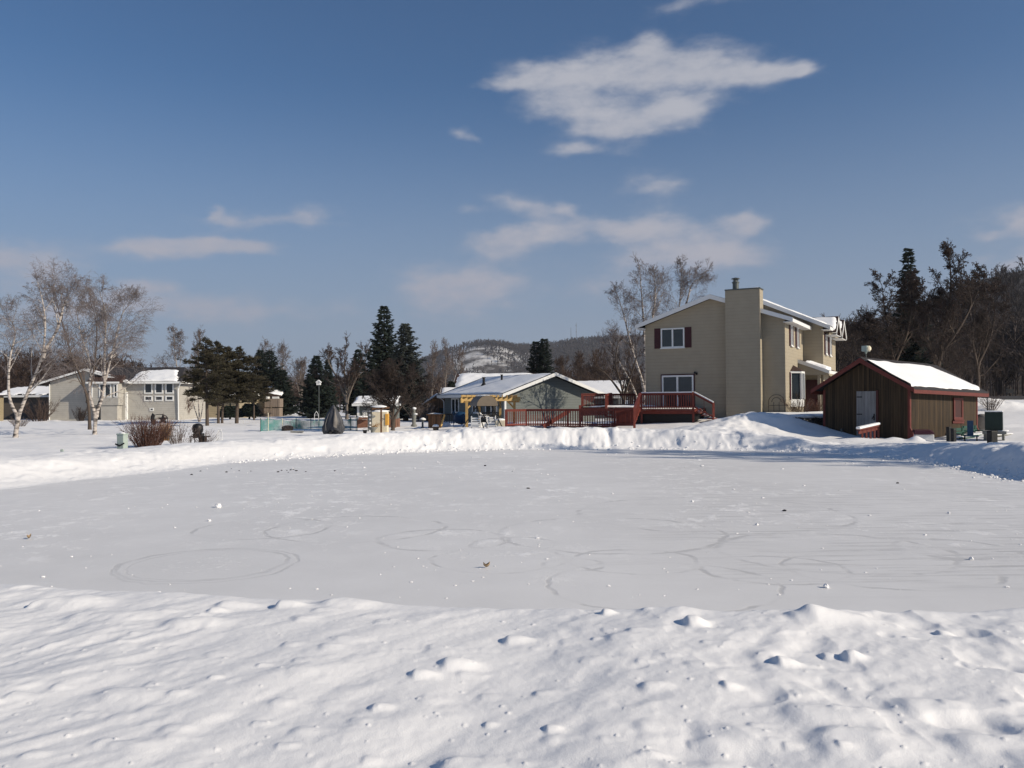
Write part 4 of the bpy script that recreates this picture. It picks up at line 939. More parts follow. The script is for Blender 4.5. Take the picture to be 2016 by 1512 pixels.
def far_roofs():
    r, f = simple_house('bungalow', 'brown bungalow with thick snow on its roof left of the blue house', 836, 82, 90, 6.5, 3.2, 2.0, 3.2, lined('brown_clapboard', (.06, .045, .04), .2, 'Z', .7, .1), 61)
    r.location.x += 5.0
    r, f = simple_house('snow_roofed_house', 'far house showing only its snow-covered roof above the blue house', 894, 96, 86, 9, 9, 2.9, 5.1, lined('dark_clapboard', (.05, .045, .045), .2, 'Z', .7, .1), 63, snowm=.3)
    r.location.x += 9
    r, f = simple_house('garage', 'low dark building with patchy snow on its roof between blue house and deck', 1146, 78, 78, 7, 4.2, 2.3, 3.75, lined('grey_clapboard', (.07, .075, .08), .2, 'Z', .7, .1), 65, snowm=.12)
    r.location.x += 3.4
    # playhouse with gable
    p = W(862, 836, 74); r = T('playhouse', 'small dark brown gabled playhouse with snowy roof beside the blue house', 'playhouse', (p.x, 74, .1), R(8))
    MB().prism([(-1.3, -.2), (1.5, -.2), (1.5, 1.45), (.1, 2.3), (-1.3, 1.45)], 0, 2).obj('wall', brownwood, r)
    m = MB(); m.extr([(-1.6, -.3, 1.3), (.1, -.3, 2.42), (1.8, -.3, 1.3), (1.8, -.3, 1.38), (.1, -.3, 2.52), (-1.6, -.3, 1.38)], (0, 2.6, 0)); mo = m.obj('roof', shingle, r)
    for sg in (-1, 1): snow_patch('snow_cover', mo, (.1, -.32, 2.52), (sg*1.7, 0, -1.14), (0, 2.6, 0), 16, 16, .12, edge_mask(0, 0, .02, 3))
    MB().box(.1, .5, -.04, -.003, .1, 1.2).obj('door', blackm, r)
far_roofs()
def garden_hut():
    d = 55; z0 = .12; p = W(704, 842, d); r = T('garden_hut', 'small blue-grey garden hut with brick base and snowy roof behind the cream cabinet', 'hut', (p.x, d, z0), R(3))
    X = lambda px: (W(px, 800, d).x-p.x); Z = lambda py: W(704, py, d).z-z0
    w = X(778); zw = Z(797); ln = 3.2
    MB().box(0, w, 0, ln, .62, zw+.05).extr([(0, 0, zw+.05), (0, ln, zw+.05), (0, ln/2, Z(783))], (.08, 0, 0)).obj('wall', bluesid, r)
    MB().box(-.04, w+.04, -.04, ln, -.3, .617).obj('brick_base', redbrick, r)
    m = MB(); m.extr([(-.3, -.35, zw), (-.3, ln/2, Z(783)), (-.3, ln+.3, zw), (-.3, ln+.3, zw+.08), (-.3, ln/2, Z(783)+.09), (-.3, -.35, zw+.08)], (w+.7, 0, 0)); mo = m.obj('roof', shingle, r)
    snow_patch('snow_cover', mo, (-.3, -.35, zw+.09), (w+.6, 0, 0), (0, ln/2+.35, Z(783)-zw), 30, 20, .13, edge_mask(.01, .0, .03, 71))
    MB().box(-.32, w+.4, -.41, -.352, zw-.08, zw+.07).obj('fascia', white, mo)
    MB().box(-.03, .12, -.03, .1, .6, zw).obj('corner_trim', white, r)
    PF = (Vector((0, 0, 0)), XV, -YV)
    o = window(r, PF, X(714), X(722), Z(825), Z(808), .06, (X(718),))
    MB().pbox(PF, X(723), X(725), .003, .04, Z(825), Z(807)).obj('shutter', white, o)
    b = MB(); b.pbox(PF, X(707), X(724), .003, .35, .62, .75); b.obj('window_box', redbrick, r)
    rr = random.Random(2); s = MB()
    for i in range(5): s.blob((X(708+3.2*i), -.2, .78), .16, .16, .07, rr)
    s.obj('snow_cover', roofsnow, r, True)
garden_hut()
# ================= yard things
def post_thing(name, label, cat, px, py, d, w, dpt, h, m, snowcap=0, rz=0):
    p = W(px, py, d); z = gz(p.x, d); r = T(name, label, cat, (p.x, d, z), rz)
    return r
def yard():
    rnd = random.Random(11)
    # cream cabinet with its orange side board and lean-to roof
    d = 46; p = W(732, 853, d); r = T('garden_cabinet', 'tall cream cabinet with an orange side board under a crabapple', 'cabinet', (p.x, d, gz(p.x, d)-.1))
    X = lambda px: W(px, 800, d).x-p.x
    b = MB(); b.box(0, X(762), 0, .6, -.1, 1.36); b.obj('body', cream, r, False, .02)
    MB().box(X(758.5), X(763.5), -.04, .5, .62, 1.25).obj('side_board', orange, r)
    s = MB(); s.blob((.4, .3, 1.38), .5, .34, .08, rnd); s.obj('snow_cover', roofsnow, r, True)
    MB().tube((X(752.5), -.05, .98), (X(757), -.05, .95), .02).obj('handle', blackm, r)
    p = W(750.5, 852, 45.6); r = T('timber_post', 'weathered brown timber post standing before the cream cabinet', 'post', (p.x, 45.6, gz(p.x, 45.6)-.1))
    MB().box(-.045, .045, -.045, .045, -.1, 1.5).obj('post', brownwood, r)
    MB().beam((-.5, 0, 1.46), (.45, 0, 1.52), .09, .09).obj('crossbar', brownwood, r)
    s = MB(); s.blob((-.1, 0, 1.58), .5, .12, .07, rnd); s.obj('snow_cover', roofsnow, r, True)
    p = W(729, 842, 50); r = T('string_light_post', 'pale grey patterned post beside the blue-grey hut', 'post', (p.x, 50, gz(p.x, 50)-.1))
    MB().box(-.14, .14, -.1, .1, -.1, 1.55).obj('post', greywood, r)
    m = MB()
    for i in range(6): m.blob((0, -.11, .15+.24*i), .07, .03, .07, rnd)
    m.obj('rosette', roofsnow, r, True)
    # dark bucket and stone planter
    p = W(718.5, 856, 44); r = T('bucket', 'black plastic bucket lying open on the snow by the cream cabinet', 'bucket', (p.x, 44, gz(p.x, 44)+.02))
    b = MB(); b.lathe([(.07, 0), (.12, .22), (.135, .23), (.12, .225), (.06, .03)], (0, 0, 0), 14); b.obj('body', darkplastic, r, True)
    b = MB(); b.path([(.125*math.cos(a), .125*math.sin(a)*.3, .22+.1*math.sin(a)) for a in [i*math.pi/8 for i in range(9)]], .006, 5); b.obj('handle', blackm, r)
    p = W(734, 855, 45); r = T('stone_planter', 'grey stone planter with dry stalks next to the black bucket', 'planter', (p.x, 45, gz(p.x, 45)-.02))
    b = MB(); b.lathe([(.12, 0), (.1, .08), (.14, .2), (.27, .32), (.26, .36), (.2, .33)], (0, 0, 0), 14); b.obj('bowl', greywood, r, True)
    b = MB()
    for i in range(26): b.tube((rnd.uniform(-.15, .15), rnd.uniform(-.1, .1), .32), (rnd.uniform(-.1, .5), rnd.uniform(-.2, .2), rnd.uniform(.4, .62)), .007, .004, 4)
    b.obj('dry_stalks', drygrass, r)
    # tarp-covered thing
    d = 44.5; p = W(656, 856, d); r = T('covered_bundle', 'peaked bundle under a dark grey tarpaulin standing on the snowy lawn', 'covered bundle', (p.x, d, gz(p.x, d)-.02))
    n, k = 36, 15; V = []; F = []
    for i in range(k):
        t = i/(k-1); z = 1.62*t
        for j in range(n):
            a = 2*math.pi*j/n
            fold = 1+.10*math.sin(a*7+t*3)*(1-t*.5)+.06*math.sin(a*13+2)
            prof = np.interp(t, [0, .12, .25, .5, .75, .93, 1], [.40, .50, .52, .46, .27, .10, .02])
            if t < .3: prof *= 1+.15*math.sin(a*5+1)
            V.append((prof*fold*math.cos(a)*(1.0)-.03+.05*t, prof*fold*.7*math.sin(a), z+(.03*math.sin(a*9) if t < .5 else 0)))
    F = [(i*n+j, i*n+(j+1) % n, (i+1)*n+(j+1) % n, (i+1)*n+j) for i in range(k-1) for j in range(n)]
    tarpm = mat('dark_tarpaulin', (.05, .052, .06), .5, .3, 3); m = MB(); m.add(V, F); m.obj('tarpaulin', tarpm, r, True)
    m = MB(); fl = []
    for i in range(8):
        t = i/7; z = 1.50-1.05*t
        for j in range(4): fl.append((.07+.05*t+.10*j*(.25+t)*.85, -.10-.34*min(1, t*1.5)+.05*math.sin(j*2+t*4)-.015, z-.05*j))
    ff = [(i*4+j, i*4+j+1, (i+1)*4+j+1, (i+1)*4+j) for i in range(7) for j in range(3)]
    m.add(fl, ff); m.add([(x, y-.012, z) for x, y, z in fl], [q[::-1] for q in ff]); m.obj('tarpaulin_flap', mat('grey_tarp_lining', (.17, .155, .14), .7, .15, 5), r, True)
    m = MB()
    for i in range(9): m.blob((rnd.uniform(-.42, .42), rnd.uniform(-.4, -.2), .13), .15, .13, .13, rnd, 7, 5, .3)
    m.obj('bunched_hem', darkplastic, r)
    m = MB(); m.path([(-.30, -.38, .25), (-.34, -.32, .6), (-.22, -.2, 1.05), (-.08, -.1, 1.35)], .012, 5); m.obj('tie_rope', greycloth, r)
    # birdhouse on its pole
    p = W(628, 836, 60); z = gz(p.x, 60); r = T('birdhouse', 'white birdhouse on a tall thin pole against the dark spruces', 'birdhouse', (p.x, 60, z))
    zt = W(628, 752, 60).z-z; MB().tube((0, 0, -.2), (0, 0, zt-.22), .035).obj('pole', steel, r)
    b = MB(); b.extr([(-.16, -.12, zt-.22), (.12, -.12, zt-.22), (.12, -.12, zt-.02), (-.02, -.12, zt+.1), (-.16, -.12, zt-.02)], (0, .24, 0)); bo = b.obj('box', white, r)
    b = MB(); b.extr([(-.2, -.15, zt-.04), (-.02, -.15, zt+.11), (.16, -.15, zt-.04), (.16, -.15, zt), (-.02, -.15, zt+.15), (-.2, -.15, zt)], (0, .3, 0)); b.obj('roof', roofsnow, bo)
    b = MB(); b.lathe([(.035, 0), (.035, .01)], (0, 0, 0), 10); o = b.obj('entrance_hole', blackm, bo); o.matrix_local = Matrix.Translation((-.02, -.121, zt-.07)) @ Matrix.Rotation(R(90), 4, 'X')
    # white frame arch near the fence
    p = W(623, 842, 56); r = T('white_arbor', 'slim white metal garden arch by the teal snow fence', 'arch', (p.x, 56, gz(p.x, 56)))
    m = MB(); m.path([(-.13, 0, -.1), (-.13, 0, .95), (0, 0, 1.15), (.13, 0, .95), (.13, 0, -.1)], .018, 5); m.tube((-.13, 0, .5), (.13, 0, .5), .012); m.tube((-.13, 0, .9), (.13, 0, .9), .012); m.obj('frame', whitepl, r)
    # teal snow fence
    r = T('snow_fence', 'sagging teal plastic snow fence on thin posts across the far lawn', 'fence')
    fp = [W(513, 846, 50.5), W(528, 843, 52), W(556, 844, 53), W(583, 844, 53.3), W(612, 844, 53), W(640, 844, 53), W(668, 844, 52.6), W(690, 844, 52), W(703, 843, 51)]
    ht = [.72, .82, .66, .62, .62, .68, .62, .78, .88]
    for i, q in enumerate(fp):
        z = gz(q.x, q.y); MB().tube((q.x, q.y, z-.2), (q.x, q.y, z+ht[i]+.08+(.22 if i == 1 else 0)), .022, n=6).obj('post', cream if i in (1, 2) else greenbench, r)
    m = MB()
    for i in range(len(fp)-1):
        a, b = fp[i], fp[i+1]; ns = 6; vs = []
        for j in range(ns+1):
            t = j/ns; q = a.lerp(b, t); z = gz(q.x, q.y); h = ht[i]*(1-t)+ht[i+1]*t-.10*math.sin(math.pi*t); wv = .05*math.sin(j*2.1+i)
            vs += [(q.x, q.y+wv-.03, z+.0), (q.x, q.y+wv-.03, z+h*.5), (q.x, q.y+wv-.03, z+h)]
        m.add(vs, [(3*j+k, 3*j+3+k, 3*j+4+k, 3*j+1+k) for j in range(ns) for k in range(2)])
    m.obj('netting', net, r)
    # dark hump by the fence
    p = W(566, 843, 51.5); r = T('log', 'dark snow-free log lying in front of the teal fence', 'log', (p.x, 51.5, gz(p.x, 51.5))); b = MB(); b.blob((0, 0, .12), .36, .2, .2, rnd, 10, 6, .2); b.obj('log_body', bark, r)
    p = W(584, 847, 48); o = MB().box(-.35, .4, -.06, .1, .0, .06).obj('plank', greywood); o.location = (p.x, 48, gz(p.x, 48)+.03); tag(o, 'thin grey plank lying on the snow before the teal fence', 'plank')
    # barbecue
    d = 34; p = W(395, 868, d); z = gz(p.x, d); r = T('barbecue_grill', 'black kettle barbecue with side shelves standing in the snow by the bushes', 'grill', (p.x, d, z+.03))
    k = MB(); k.lathe([(.12, .44), (.2, .5), (.22, .6), (.21, .74), (.17, .82), (.06, .86)], (-.12, 0, 0), 14); k.obj('lid', blackm, r, True)
    for x0, x1 in ((-.42, -.24), (.08, .36)): MB().box(x0, x1, -.14, .14, .31, .345).obj('side_shelf', blackm, r)
    k = MB(); k.box(-.26, .10, -.18, .18, .27, .46); k.obj('firebox', blackm, r, False, .02)
    for x in (-.36, -.2, .06): MB().tube((x, -.1, -.1), (x, -.1, .3), .022).obj('leg', blackm, r)
    MB().box(-.02, .2, -.16, .16, -.05, .32).obj('gas_bottle_box', darkplastic, r)
    # white wire chair
    d = 34.5; p = W(431, 868, d); z = gz(p.x, d); r = T('wire_chair', 'white wire garden chair half sunk in snow right of the barbecue', 'chair', (p.x, d, z))
    m = MB(); m.path([(-.13, .05, 0), (-.10, .08, .5), (-.04, .1, .64), (.04, .1, .64), (.10, .08, .5), (.13, .05, 0)], .013, 6)
    for x in (-.05, .0, .05): m.tube((x, .08, .24), (x, .1, .62), .008, n=5)
    m.obj('backrest', whitepl, r)
    m = MB(); m.path([(-.13, .06, .22), (.13, .06, .22), (.15, -.2, .22), (-.15, -.2, .22), (-.13, .06, .22)], .012, 6); m.obj('seat', whitepl, r)
    for x in (-.15, .15): MB().tube((x, -.2, 0), (x, -.2, .22), .012).obj('leg', whitepl, r)
    # round tub
    d = 33.5; p = W(466, 866, d); z = gz(p.x, d); r = T('fire_bowl', 'shallow round terracotta bowl filled with snow on the lawn', 'bowl', (p.x, d, z-.01))
    MB().lathe([(.17, 0), (.215, .09), (.235, .10), (.235, .125), (.2, .125), (.18, .09)], (0, 0, 0), 24).obj('bowl', terra, r, True)
    s = MB(); s.blob((0, 0, .10), .2, .2, .06, rnd, 14, 6, .05); s.obj('snow_fill', roofsnow, r, True)
    # telecom pedestal
    d = 31.5; p = W(241, 880, d); z = gz(p.x, d); r = T('utility_pedestal', 'pale green utility pedestal with loose strap beside the red-twigged bush', 'utility pedestal', (p.x, d, z-.05), R(-14))
    MB().box(-.15, .15, -.13, .13, -.1, .62).obj('body', pedest, r, False, .025)
    MB().box(-.165, .165, -.145, .145, .60, .66).obj('cap', pedest, r, False, .02)
    m = MB(); m.beam((-.19, -.15, .27), (.0, -.165, .20), .02, .06); m.beam((0, -.165, .20), (.2, -.15, .30), .02, .05); m.obj('strap', darkplastic, r)
    s = MB(); s.blob((0, 0, .665), .13, .11, .035, rnd); s.obj('snow_cover', roofsnow, r, True)
    d = 27.5; p = W(123, 897, d); z = gz(p.x, d); r = T('marker_stake', 'short grey-green marker stake leaning out of the snow at left', 'stake', (p.x, d, z), 0); r.rotation_euler = (0, R(-7), 0)
    MB().box(-.045, .05, -.03, .03, -.25, .2).obj('stake', pedest, r, False, .008)
    # star arbor
    d = 37; p = W(314, 846, d); z = gz(p.x, d); r = T('star_arbor', 'black metal garden arch carrying a large black star behind the bush', 'arch', (p.x, d, z))
    m = MB(); arc = [(.36*math.cos(a), 0, 1.0+.2*math.sin(a)) for a in [math.pi*i/10 for i in range(11)]]
    m.path([(.36, 0, 0)]+arc+[(-.36, 0, 0)], .018, 6); m.path([(.28, 0, 0), (.28, 0, 1.0)], .012); m.path([(-.28, 0, 0), (-.28, 0, 1.0)], .012)
    for z_ in (.3, .6, .85):
        m.tube((-.36, 0, z_), (-.28, 0, z_), .01); m.tube((.28, 0, z_), (.36, 0, z_), .01)
    m.obj('arch_frame', blackm, r)
    st = []
    for i in range(10):
        q = .25 if i % 2 == 0 else .105; a = math.pi/2+i*math.pi/5; st.append((.16+q*math.cos(a), -.04, .98+q*math.sin(a)))
    MB().extr(st, (0, .03, 0)).obj('star', blackm, r)
    MB().blob((-.28, -.03, .98), .11, .06, .24, rnd, 8, 6, .3).obj('hanging_ornament', blackm, r)
    # statue-like snowy ornament & odds by the crabapple
    p = W(815, 842, 56); r = T('garden_statue', 'pale snow-capped stone statue on the lawn right of the crabapple', 'statue', (p.x, 56, gz(p.x, 56)))
    b = MB(); b.lathe([(.22, 0), (.2, .1), (.12, .16), (.14, .5), (.17, .8), (.09, 1.0), (.11, 1.12), (.06, 1.22)], (0, 0, 0), 12); b.obj('figure', greywood, r, True)
    s = MB(); s.blob((.0, 0, 1.2), .16, .13, .09, rnd); s.blob((.12, -.06, .82), .15, .12, .07, rnd); s.obj('snow_cover', roofsnow, r, True)
    p = W(832, 842, 54.5); r = T('bird_bath', 'snow-heaped bird bath standing right of the pale statue', 'bird bath', (p.x, 54.5, gz(p.x, 54.5)))
    b = MB(); b.lathe([(.14, 0), (.07, .08), (.06, .42), (.2, .5), (.23, .54), (.18, .52)], (0, 0, 0), 12); b.obj('basin', greywood, r, True); s = MB(); s.blob((0, 0, .56), .21, .2, .11, rnd); s.obj('snow_cover', roofsnow, r, True)
    # brown box store with steps
    d = 52; p = W(843, 842, d); z = gz(p.x, d); r = T('wooden_box', 'brown slatted wooden box with snow on its lid left of the pergola', 'box', (p.x, d, z)); X = lambda px: W(px, 800, d).x-p.x
    MB().box(0, X(868), 0, .6, -.1, .78).obj('body', brownwood, r); MB().box(-.1, X(871), -.08, .68, .785, .84).obj('lid', brownwood, r)
    s = MB(); s.blob((.4, .3, .86), .5, .36, .06, rnd); s.obj('snow_cover', roofsnow, r, True)
    MB().beam((X(868)+.03, -.3, .1), (X(875), .0, .82), .06, .12).obj('sloping_rail', yellowwood, r)
    p = W(858, 845, 49); r = T('flower_pot', 'dark flower pot heaped with snow in front of the brown box', 'pot', (p.x, 49, gz(p.x, 49)))
    MB().lathe([(.14, -.1), (.19, .2), (.2, .22)], (0, 0, 0), 14).obj('pot', bark, r, True); s = MB(); s.blob((0, 0, .23), .2, .2, .12, rnd, 12, 6, .1); s.obj('snow_cover', roofsnow, r, True)
    p = W(879, 838, 54); o = MB(); o.blob((0, 0, .1), .32, .3, .24, rnd, 12, 6, .1); o = o.obj('snow_heap', roofsnow, None, True); o.location = (p.x, 54, gz(p.x, 54)); tag(o, 'round heap of snow on the ground between brown box and pergola', 'snow heap')
    p = W(893, 842, 53); r = T('garden_spinner', 'blue garden spinner on a thin stake in front of the blue house', 'garden ornament', (p.x, 53, gz(p.x, 53)))
    MB().tube((0, 0, -.1), (0, 0, .8), .02).obj('stake', bluepaint, r); b = MB(); b.blob((0, 0, .88), .11, .09, .12, rnd, 10, 6, .1); b.obj('globe', bluepaint, r, True)
    # dark fence in the shade below the blue house
    r = T('dark_railing', 'dark slatted railing in the shade below the blue house wall', 'railing')
    a, b = W(872, 832, 60), W(922, 832, 59); a.z = gz(a.x, a.y); b.z = gz(b.x, b.y); m = MB(); m.beam(a+ZV*.75, b+ZV*.75, .06, .1)
    for i in range(16): q = a.lerp(b, i/15); m.beam(q, q+ZV*.74, .05, .05)
    m.obj('rail', darkplastic, r)
    r = T('lounge_cushion', 'blue covered garden lounger in shade left of the pergola post', 'lounger', (W(908, 835, 57).x, 57, gz(W(908, 835, 57).x, 57)))
    b = MB(); b.blob((0, 0, .5), .5, .4, .42, rnd, 12, 7, .1, -.5); b.obj('cover', bluepaint, r, True)
yard()
def pergola():
    d = 51; p = W(919, 845, d); r = T('pergola', 'new yellow lumber pergola with overhanging beams between blue house and deck', 'pergola', (0, 0, 0))
    z0 = gz(p.x, d); zt = W(919, 789, d).z
    P = [W(919, 845, 50), W(944, 845, 52.5), W(985, 842, 56), W(1013, 842, 52.5)]
    for q in P: MB().box(q.x-.075, q.x+.075, q.y-.075, q.y+.075, gz(q.x, q.y)-.2, zt).obj('post', yellowwood, r)
    for q0, q1 in ((W(907, 786, 49.6), W(945, 786, 53.5)), (W(1022, 786, 52.0), W(1000, 786, 57))):
        m = MB(); m.beam((q0.x, q0.y, zt), (q1.x, q1.y, zt), .06, .24); m.obj('beam', yellowwood, r)
    fr = (W(907, 786, 50), W(1024, 786, 52)); bk = (W(930, 786, 54.5), W(1015, 786, 56.5))
    for a, b in (fr, bk):
        m = MB(); m.beam((a.x, a.y, zt+.10), (b.x, b.y, zt+.10), .06, .26); m.obj('beam', yellowwood, r)
    for i in range(12):
        t = (i+.3)/12; a = fr[0].lerp(fr[1], t); b = bk[0].lerp(bk[1], t); v = (b-a).normalized()*.3
        MB().beam((a.x-v.x, a.y-v.y, zt+.28), (b.x+v.x, b.y+v.y, zt+.28), .045, .14).obj('rafter', yellowwood, r)
    for q, s in ((P[0], 1), (P[3], -1)):
        MB().beam((q.x, q.y, zt-.5), (q.x+.45*s, q.y+.2, zt-.03), .06, .09).obj('brace', yellowwood, r)
    # canopy swing
    d = 48.2; c = W(955, 845, d); z0 = gz(c.x, d); r = T('canopy_swing', 'garden swing with a beige arched canopy and black slanted legs', 'garden swing', (c.x, d, z0), R(-16))
    sc = d/FPX; zb = W(955, 799, d).z-z0; zt = W(955, 779, d).z-z0; hw = .62
    fr_, bk_ = -.55, .75; n = 14
    arc = [(hw*math.cos(math.pi*i/n), zb+(zt-zb)*math.sin(math.pi*i/n)) for i in range(n+1)]
    fx = .32
    m = MB(); m.add([(x+fx, fr_, z) for x, z in arc]+[(x-.55, bk_, z) for x, z in arc], [(i, i+1, n+2+i, n+1+i) for i in range(n)])
    m.add([(x*1.02+fx, fr_, zb+(z-zb)*1.03) for x, z in arc]+[(x*1.02-.55, bk_, zb+(z-zb)*1.03) for x, z in arc], [(i+1, i, n+1+i, n+2+i) for i in range(n)])
    cv = m.obj('canopy', greycloth, r, True)
    m = MB(); m.extr([(x+fx, fr_-.005, z) for x, z in arc], (0, -.02, 0)); m.obj('canopy_front', tanclothm, cv)
    s = MB(); 
    for i in range(5): s.blob((-.15-.14*i+.2, -.2+.2*i, zt+.0), .3, .2, .05, random.Random(i), 8, 5, .1)
    s.obj('snow_cover', roofsnow, cv, True)
    for (a, b) in (((-.35, -.4, zb), (-1.15, -.9, 0)), ((-.35, -.4, zb), (-.1, .1, 0)), ((.55, -.4, zb), (1.35, -.8, 0)), ((.2, .6, zb), (.9, .9, 0)), ((-.1, -.5, zb-.05), (.35, -.6, zb-1.1))):
        MB().tube(a, b, .03, n=6).obj('leg', blackm, r)
    m = MB(); m.tube((-.4, 0, zb), (.9, 0, zb), .03); m.obj('top_bar', blackm, r)
    m = MB(); m.box(-.3, .75, -.3, .25, .42, .5); m.obj('seat', darkplastic, r)
    m = MB()
    for i in range(6): m.box(-.3, .75, .26+.01*i, .3+.01*i, .5+.09*i, .56+.09*i)
    m.obj('backrest', darkplastic, r)
    # chairs and a snow-laden table
    for i, (px, d, lab) in enumerate(((935, 47, 'low white slatted garden chair left of the swing, half buried in snow'), (968, 47.4, 'low white slatted garden chair right of the swing, half buried in snow'))):
        p = W(px, 845, d); z = gz(p.x, d); r = T('garden_chair', lab, 'chair', (p.x, d, z-.12), R(-10+20*i), 'white slatted chairs by the swing')
        for k in range(4):
            MB().box(-.27, .27, .18+.03*k, .205+.03*k, .42+.12*k, .50+.12*k).obj('slat', whitepl, r)
        MB().box(-.28, .28, -.25, .22, .36, .4).obj('seat', whitepl, r)
        for x in (-.27, .23): MB().box(x, x+.05, -.25, -.2, 0, .36).obj('leg', whitepl, r); MB().box(x, x+.05, .2, .25, 0, .95).obj('back_post', whitepl, r)
    rnd = random.Random(9)
    p = W(985, 845, 47.6); z = gz(p.x, 47.6); r = T('covered_table', 'square garden table under a cream cover topped with snow by the deck', 'table', (p.x, 47.6, z-.1))
    b = MB(); b.box(-.28, .3, -.3, .3, 0, .66); b.obj('cover', cream, r, False, .06); s = MB(); s.blob((0, 0, .66), .32, .3, .1, rnd, 12, 6, .1); s.obj('snow_cover', roofsnow, r, True)
    p = W(958, 842, 52); z = gz(p.x, 52); r = T('lounge_chair', 'white reclining garden chair with snow on it behind the swing', 'lounge chair', (p.x, 52, z), R(30))
    m = MB(); m.beam((-.6, 0, .9), (.3, 0, .3), .5, .05); m.obj('backrest', whitepl, r); m = MB(); m.beam((.3, 0, .3), (1.0, 0, .35), .5, .05); m.obj('seat', whitepl, r)
    for x in (-.2, .8): MB().beam((x, 0, 0), (x, 0, .34), .4, .04).obj('leg', whitepl, r)
    s = MB(); s.blob((.4, 0, .4), .5, .26, .08, rnd); s.blob((-.2, 0, .68), .4, .25, .08, rnd); s.obj('snow_cover', roofsnow, r, True)
pergola()
def shed_side():
    rnd = random.Random(21)
    w = 4.2
    def bench(name, label, x, y, rz, ln, group='green benches beside the shed'):
        p = shedw(x, y); z = gz(p.x, p.y); r = T(name, label, 'bench', (p.x, p.y, z-.36), SANG+R(90)+rz, group)
        for k in range(2): MB().box(0, ln, .34+.03*k, .37+.03*k, .56+.16*k, .69+.16*k).obj('backrest', greenbench, r)
        MB().box(0, ln, -.12, .3, .40, .45).obj('seat', greenbench, r)
        for x_ in (.12, ln-.18):
            MB().beam((x_, -.1, 0), (x_, -.05, .4), .06).obj('leg', greenbench, r); MB().beam((x_, .42, 0), (x_, .36, .85), .06).obj('leg', greenbench, r)
            MB().beam((x_, -.12, .6), (x_, .36, .62), .05).obj('armrest', greenbench, r)
        s = MB()
        for i in range(int(ln/.22)): s.blob((.12+.22*i, .08, .45), .2, .2, .05, rnd, 8, 5, .12)
        s.obj('snow_cover', roofsnow, r, True)
        return r
    bench('park_bench', 'green slatted bench against the shed wall, behind the twin black posts', w+1.15, 2.0, 0, 1.5)
    bench('park_bench', 'green slatted bench under the red shed window', w+1.0, 3.7, 0, 1.5)
    p = shedw(w+1.9, 3.55); z = gz(p.x, p.y); r = T('low_table', 'low plank table with snow on top in front of the far green bench', 'table', (p.x, p.y, z-.36), SANG+R(90))
    MB().box(-.1, 2.2, -.2, .2, .42, .47).obj('table_top', greywood, r)
    for x in (.1, 2.0): MB().beam((x, -.18, 0), (x-.1, 0, .42), .06).obj('leg', greenbench, r); MB().beam((x, .18, 0), (x-.1, 0, .42), .06).obj('leg', greenbench, r)
    s = MB()
    for i in range(9): s.blob((.1+.24*i, 0, .48), .2, .17, .05, rnd, 8, 5, .12)
    s.obj('snow_cover', roofsnow, r, True)
    r = T('folding_chair', 'dark blue folding chair with a tall back before the far end of the shed wall', 'chair', tuple(W(1912, 866, 36.3)[:2])+(gz(W(1912, 866, 36.3).x, 36.3)-.16,), R(-20))
    MB().box(-.12, .12, .16, .19, .35, 1.05).obj('backrest', bluepaint, r); MB().box(-.28, .26, -.25, .15, .36, .4).obj('seat', bluepaint, r)
    for x in (-.25, .22): MB().beam((x, -.22, 0), (x, .1, .4), .04).obj('leg', blackm, r); MB().beam((x, .2, 0), (x, -.1, .4), .04).obj('leg', blackm, r)
    for px, d, h, lab in ((1868.5, 34.6, .58, 'taller of the twin black posts in front of the green bench'), (1877.5, 34.3, .50, 'shorter of the twin black posts in front of the green bench')):
        p = W(px, 868, d); z = gz(p.x, d); r = T('bollard', lab, 'bollard', (p.x, d, z), R(20), 'black square posts by the shed')
        MB().box(-.075, .075, -.075, .075, -.3, h).obj('post', darkplastic, r, False, .012); MB().box(-.082, .082, -.082, .082, h+.002, h+.03).obj('cap', darkplastic, r)
    p = W(1953.5, 870, 32.5); z = gz(p.x, 32.5); r = T('bollard', 'wide black square post standing under the green metal cabinet', 'bollard', (p.x, 32.5, z), R(15), 'black square posts by the shed')
    MB().box(-.145, .145, -.12, .12, -.3, .50).obj('post', darkplastic, r, False, .015); MB().box(-.152, .152, -.127, .127, .502, .53).obj('cap', darkplastic, r)
    # green cabinet on its stand
    d = 36.5; p = W(1957, 850, d); zb, zt = W(1957, 847, d).z, W(1957, 811, d).z; hw = 15.5*d/FPX
    r = T('equipment_cabinet', 'dark green metal cabinet on a low grey stand right of the shed', 'cabinet', (p.x, d, 0), R(-32))
    MB().box(-hw*.98, hw*.98, -.2, .55, zb, zt).obj('body', greenbox, r, False, .015)
    MB().box(-hw*.92, hw*.92, -.215, -.203, zb+.05, zt-.05).obj('door', greenbox, r)
    s = MB(); s.box(-hw*1.0, hw*1.0, -.2, .55, zt+.002, zt+.05); s.obj('snow_cap', roofsnow, r, False, .02)
    b = MB(); b.box(-hw*1.25, hw*1.35, -.4, .7, zb-.16, zb-.04); b.obj('stand', greywood, r)
    for x in (-hw, hw): MB().box(x-.05, x+.05, -.2, .4, -.3, zb-.162).obj('leg', greywood, r)
    s = MB(); s.blob((hw*.9, .1, zb-.03), .3, .4, .05, rnd); s.obj('snow_cover', roofsnow, r, True)
    # dog-house like bin with maroon lid
    d = 35.9; p = W(1803, 867, d); z = gz(p.x, d); r = T('storage_bin', 'small white bin with a sloping maroon lid by the shed corner', 'bin', (p.x, d, z-.05), SANG+R(60))
    r.rotation_euler = (0, 0, R(-16)); s_ = d/FPX; w_ = 33*s_
    MB().box(0, w_, 0, .5, 0, .34).obj('body', whitepl, r, False, .02)
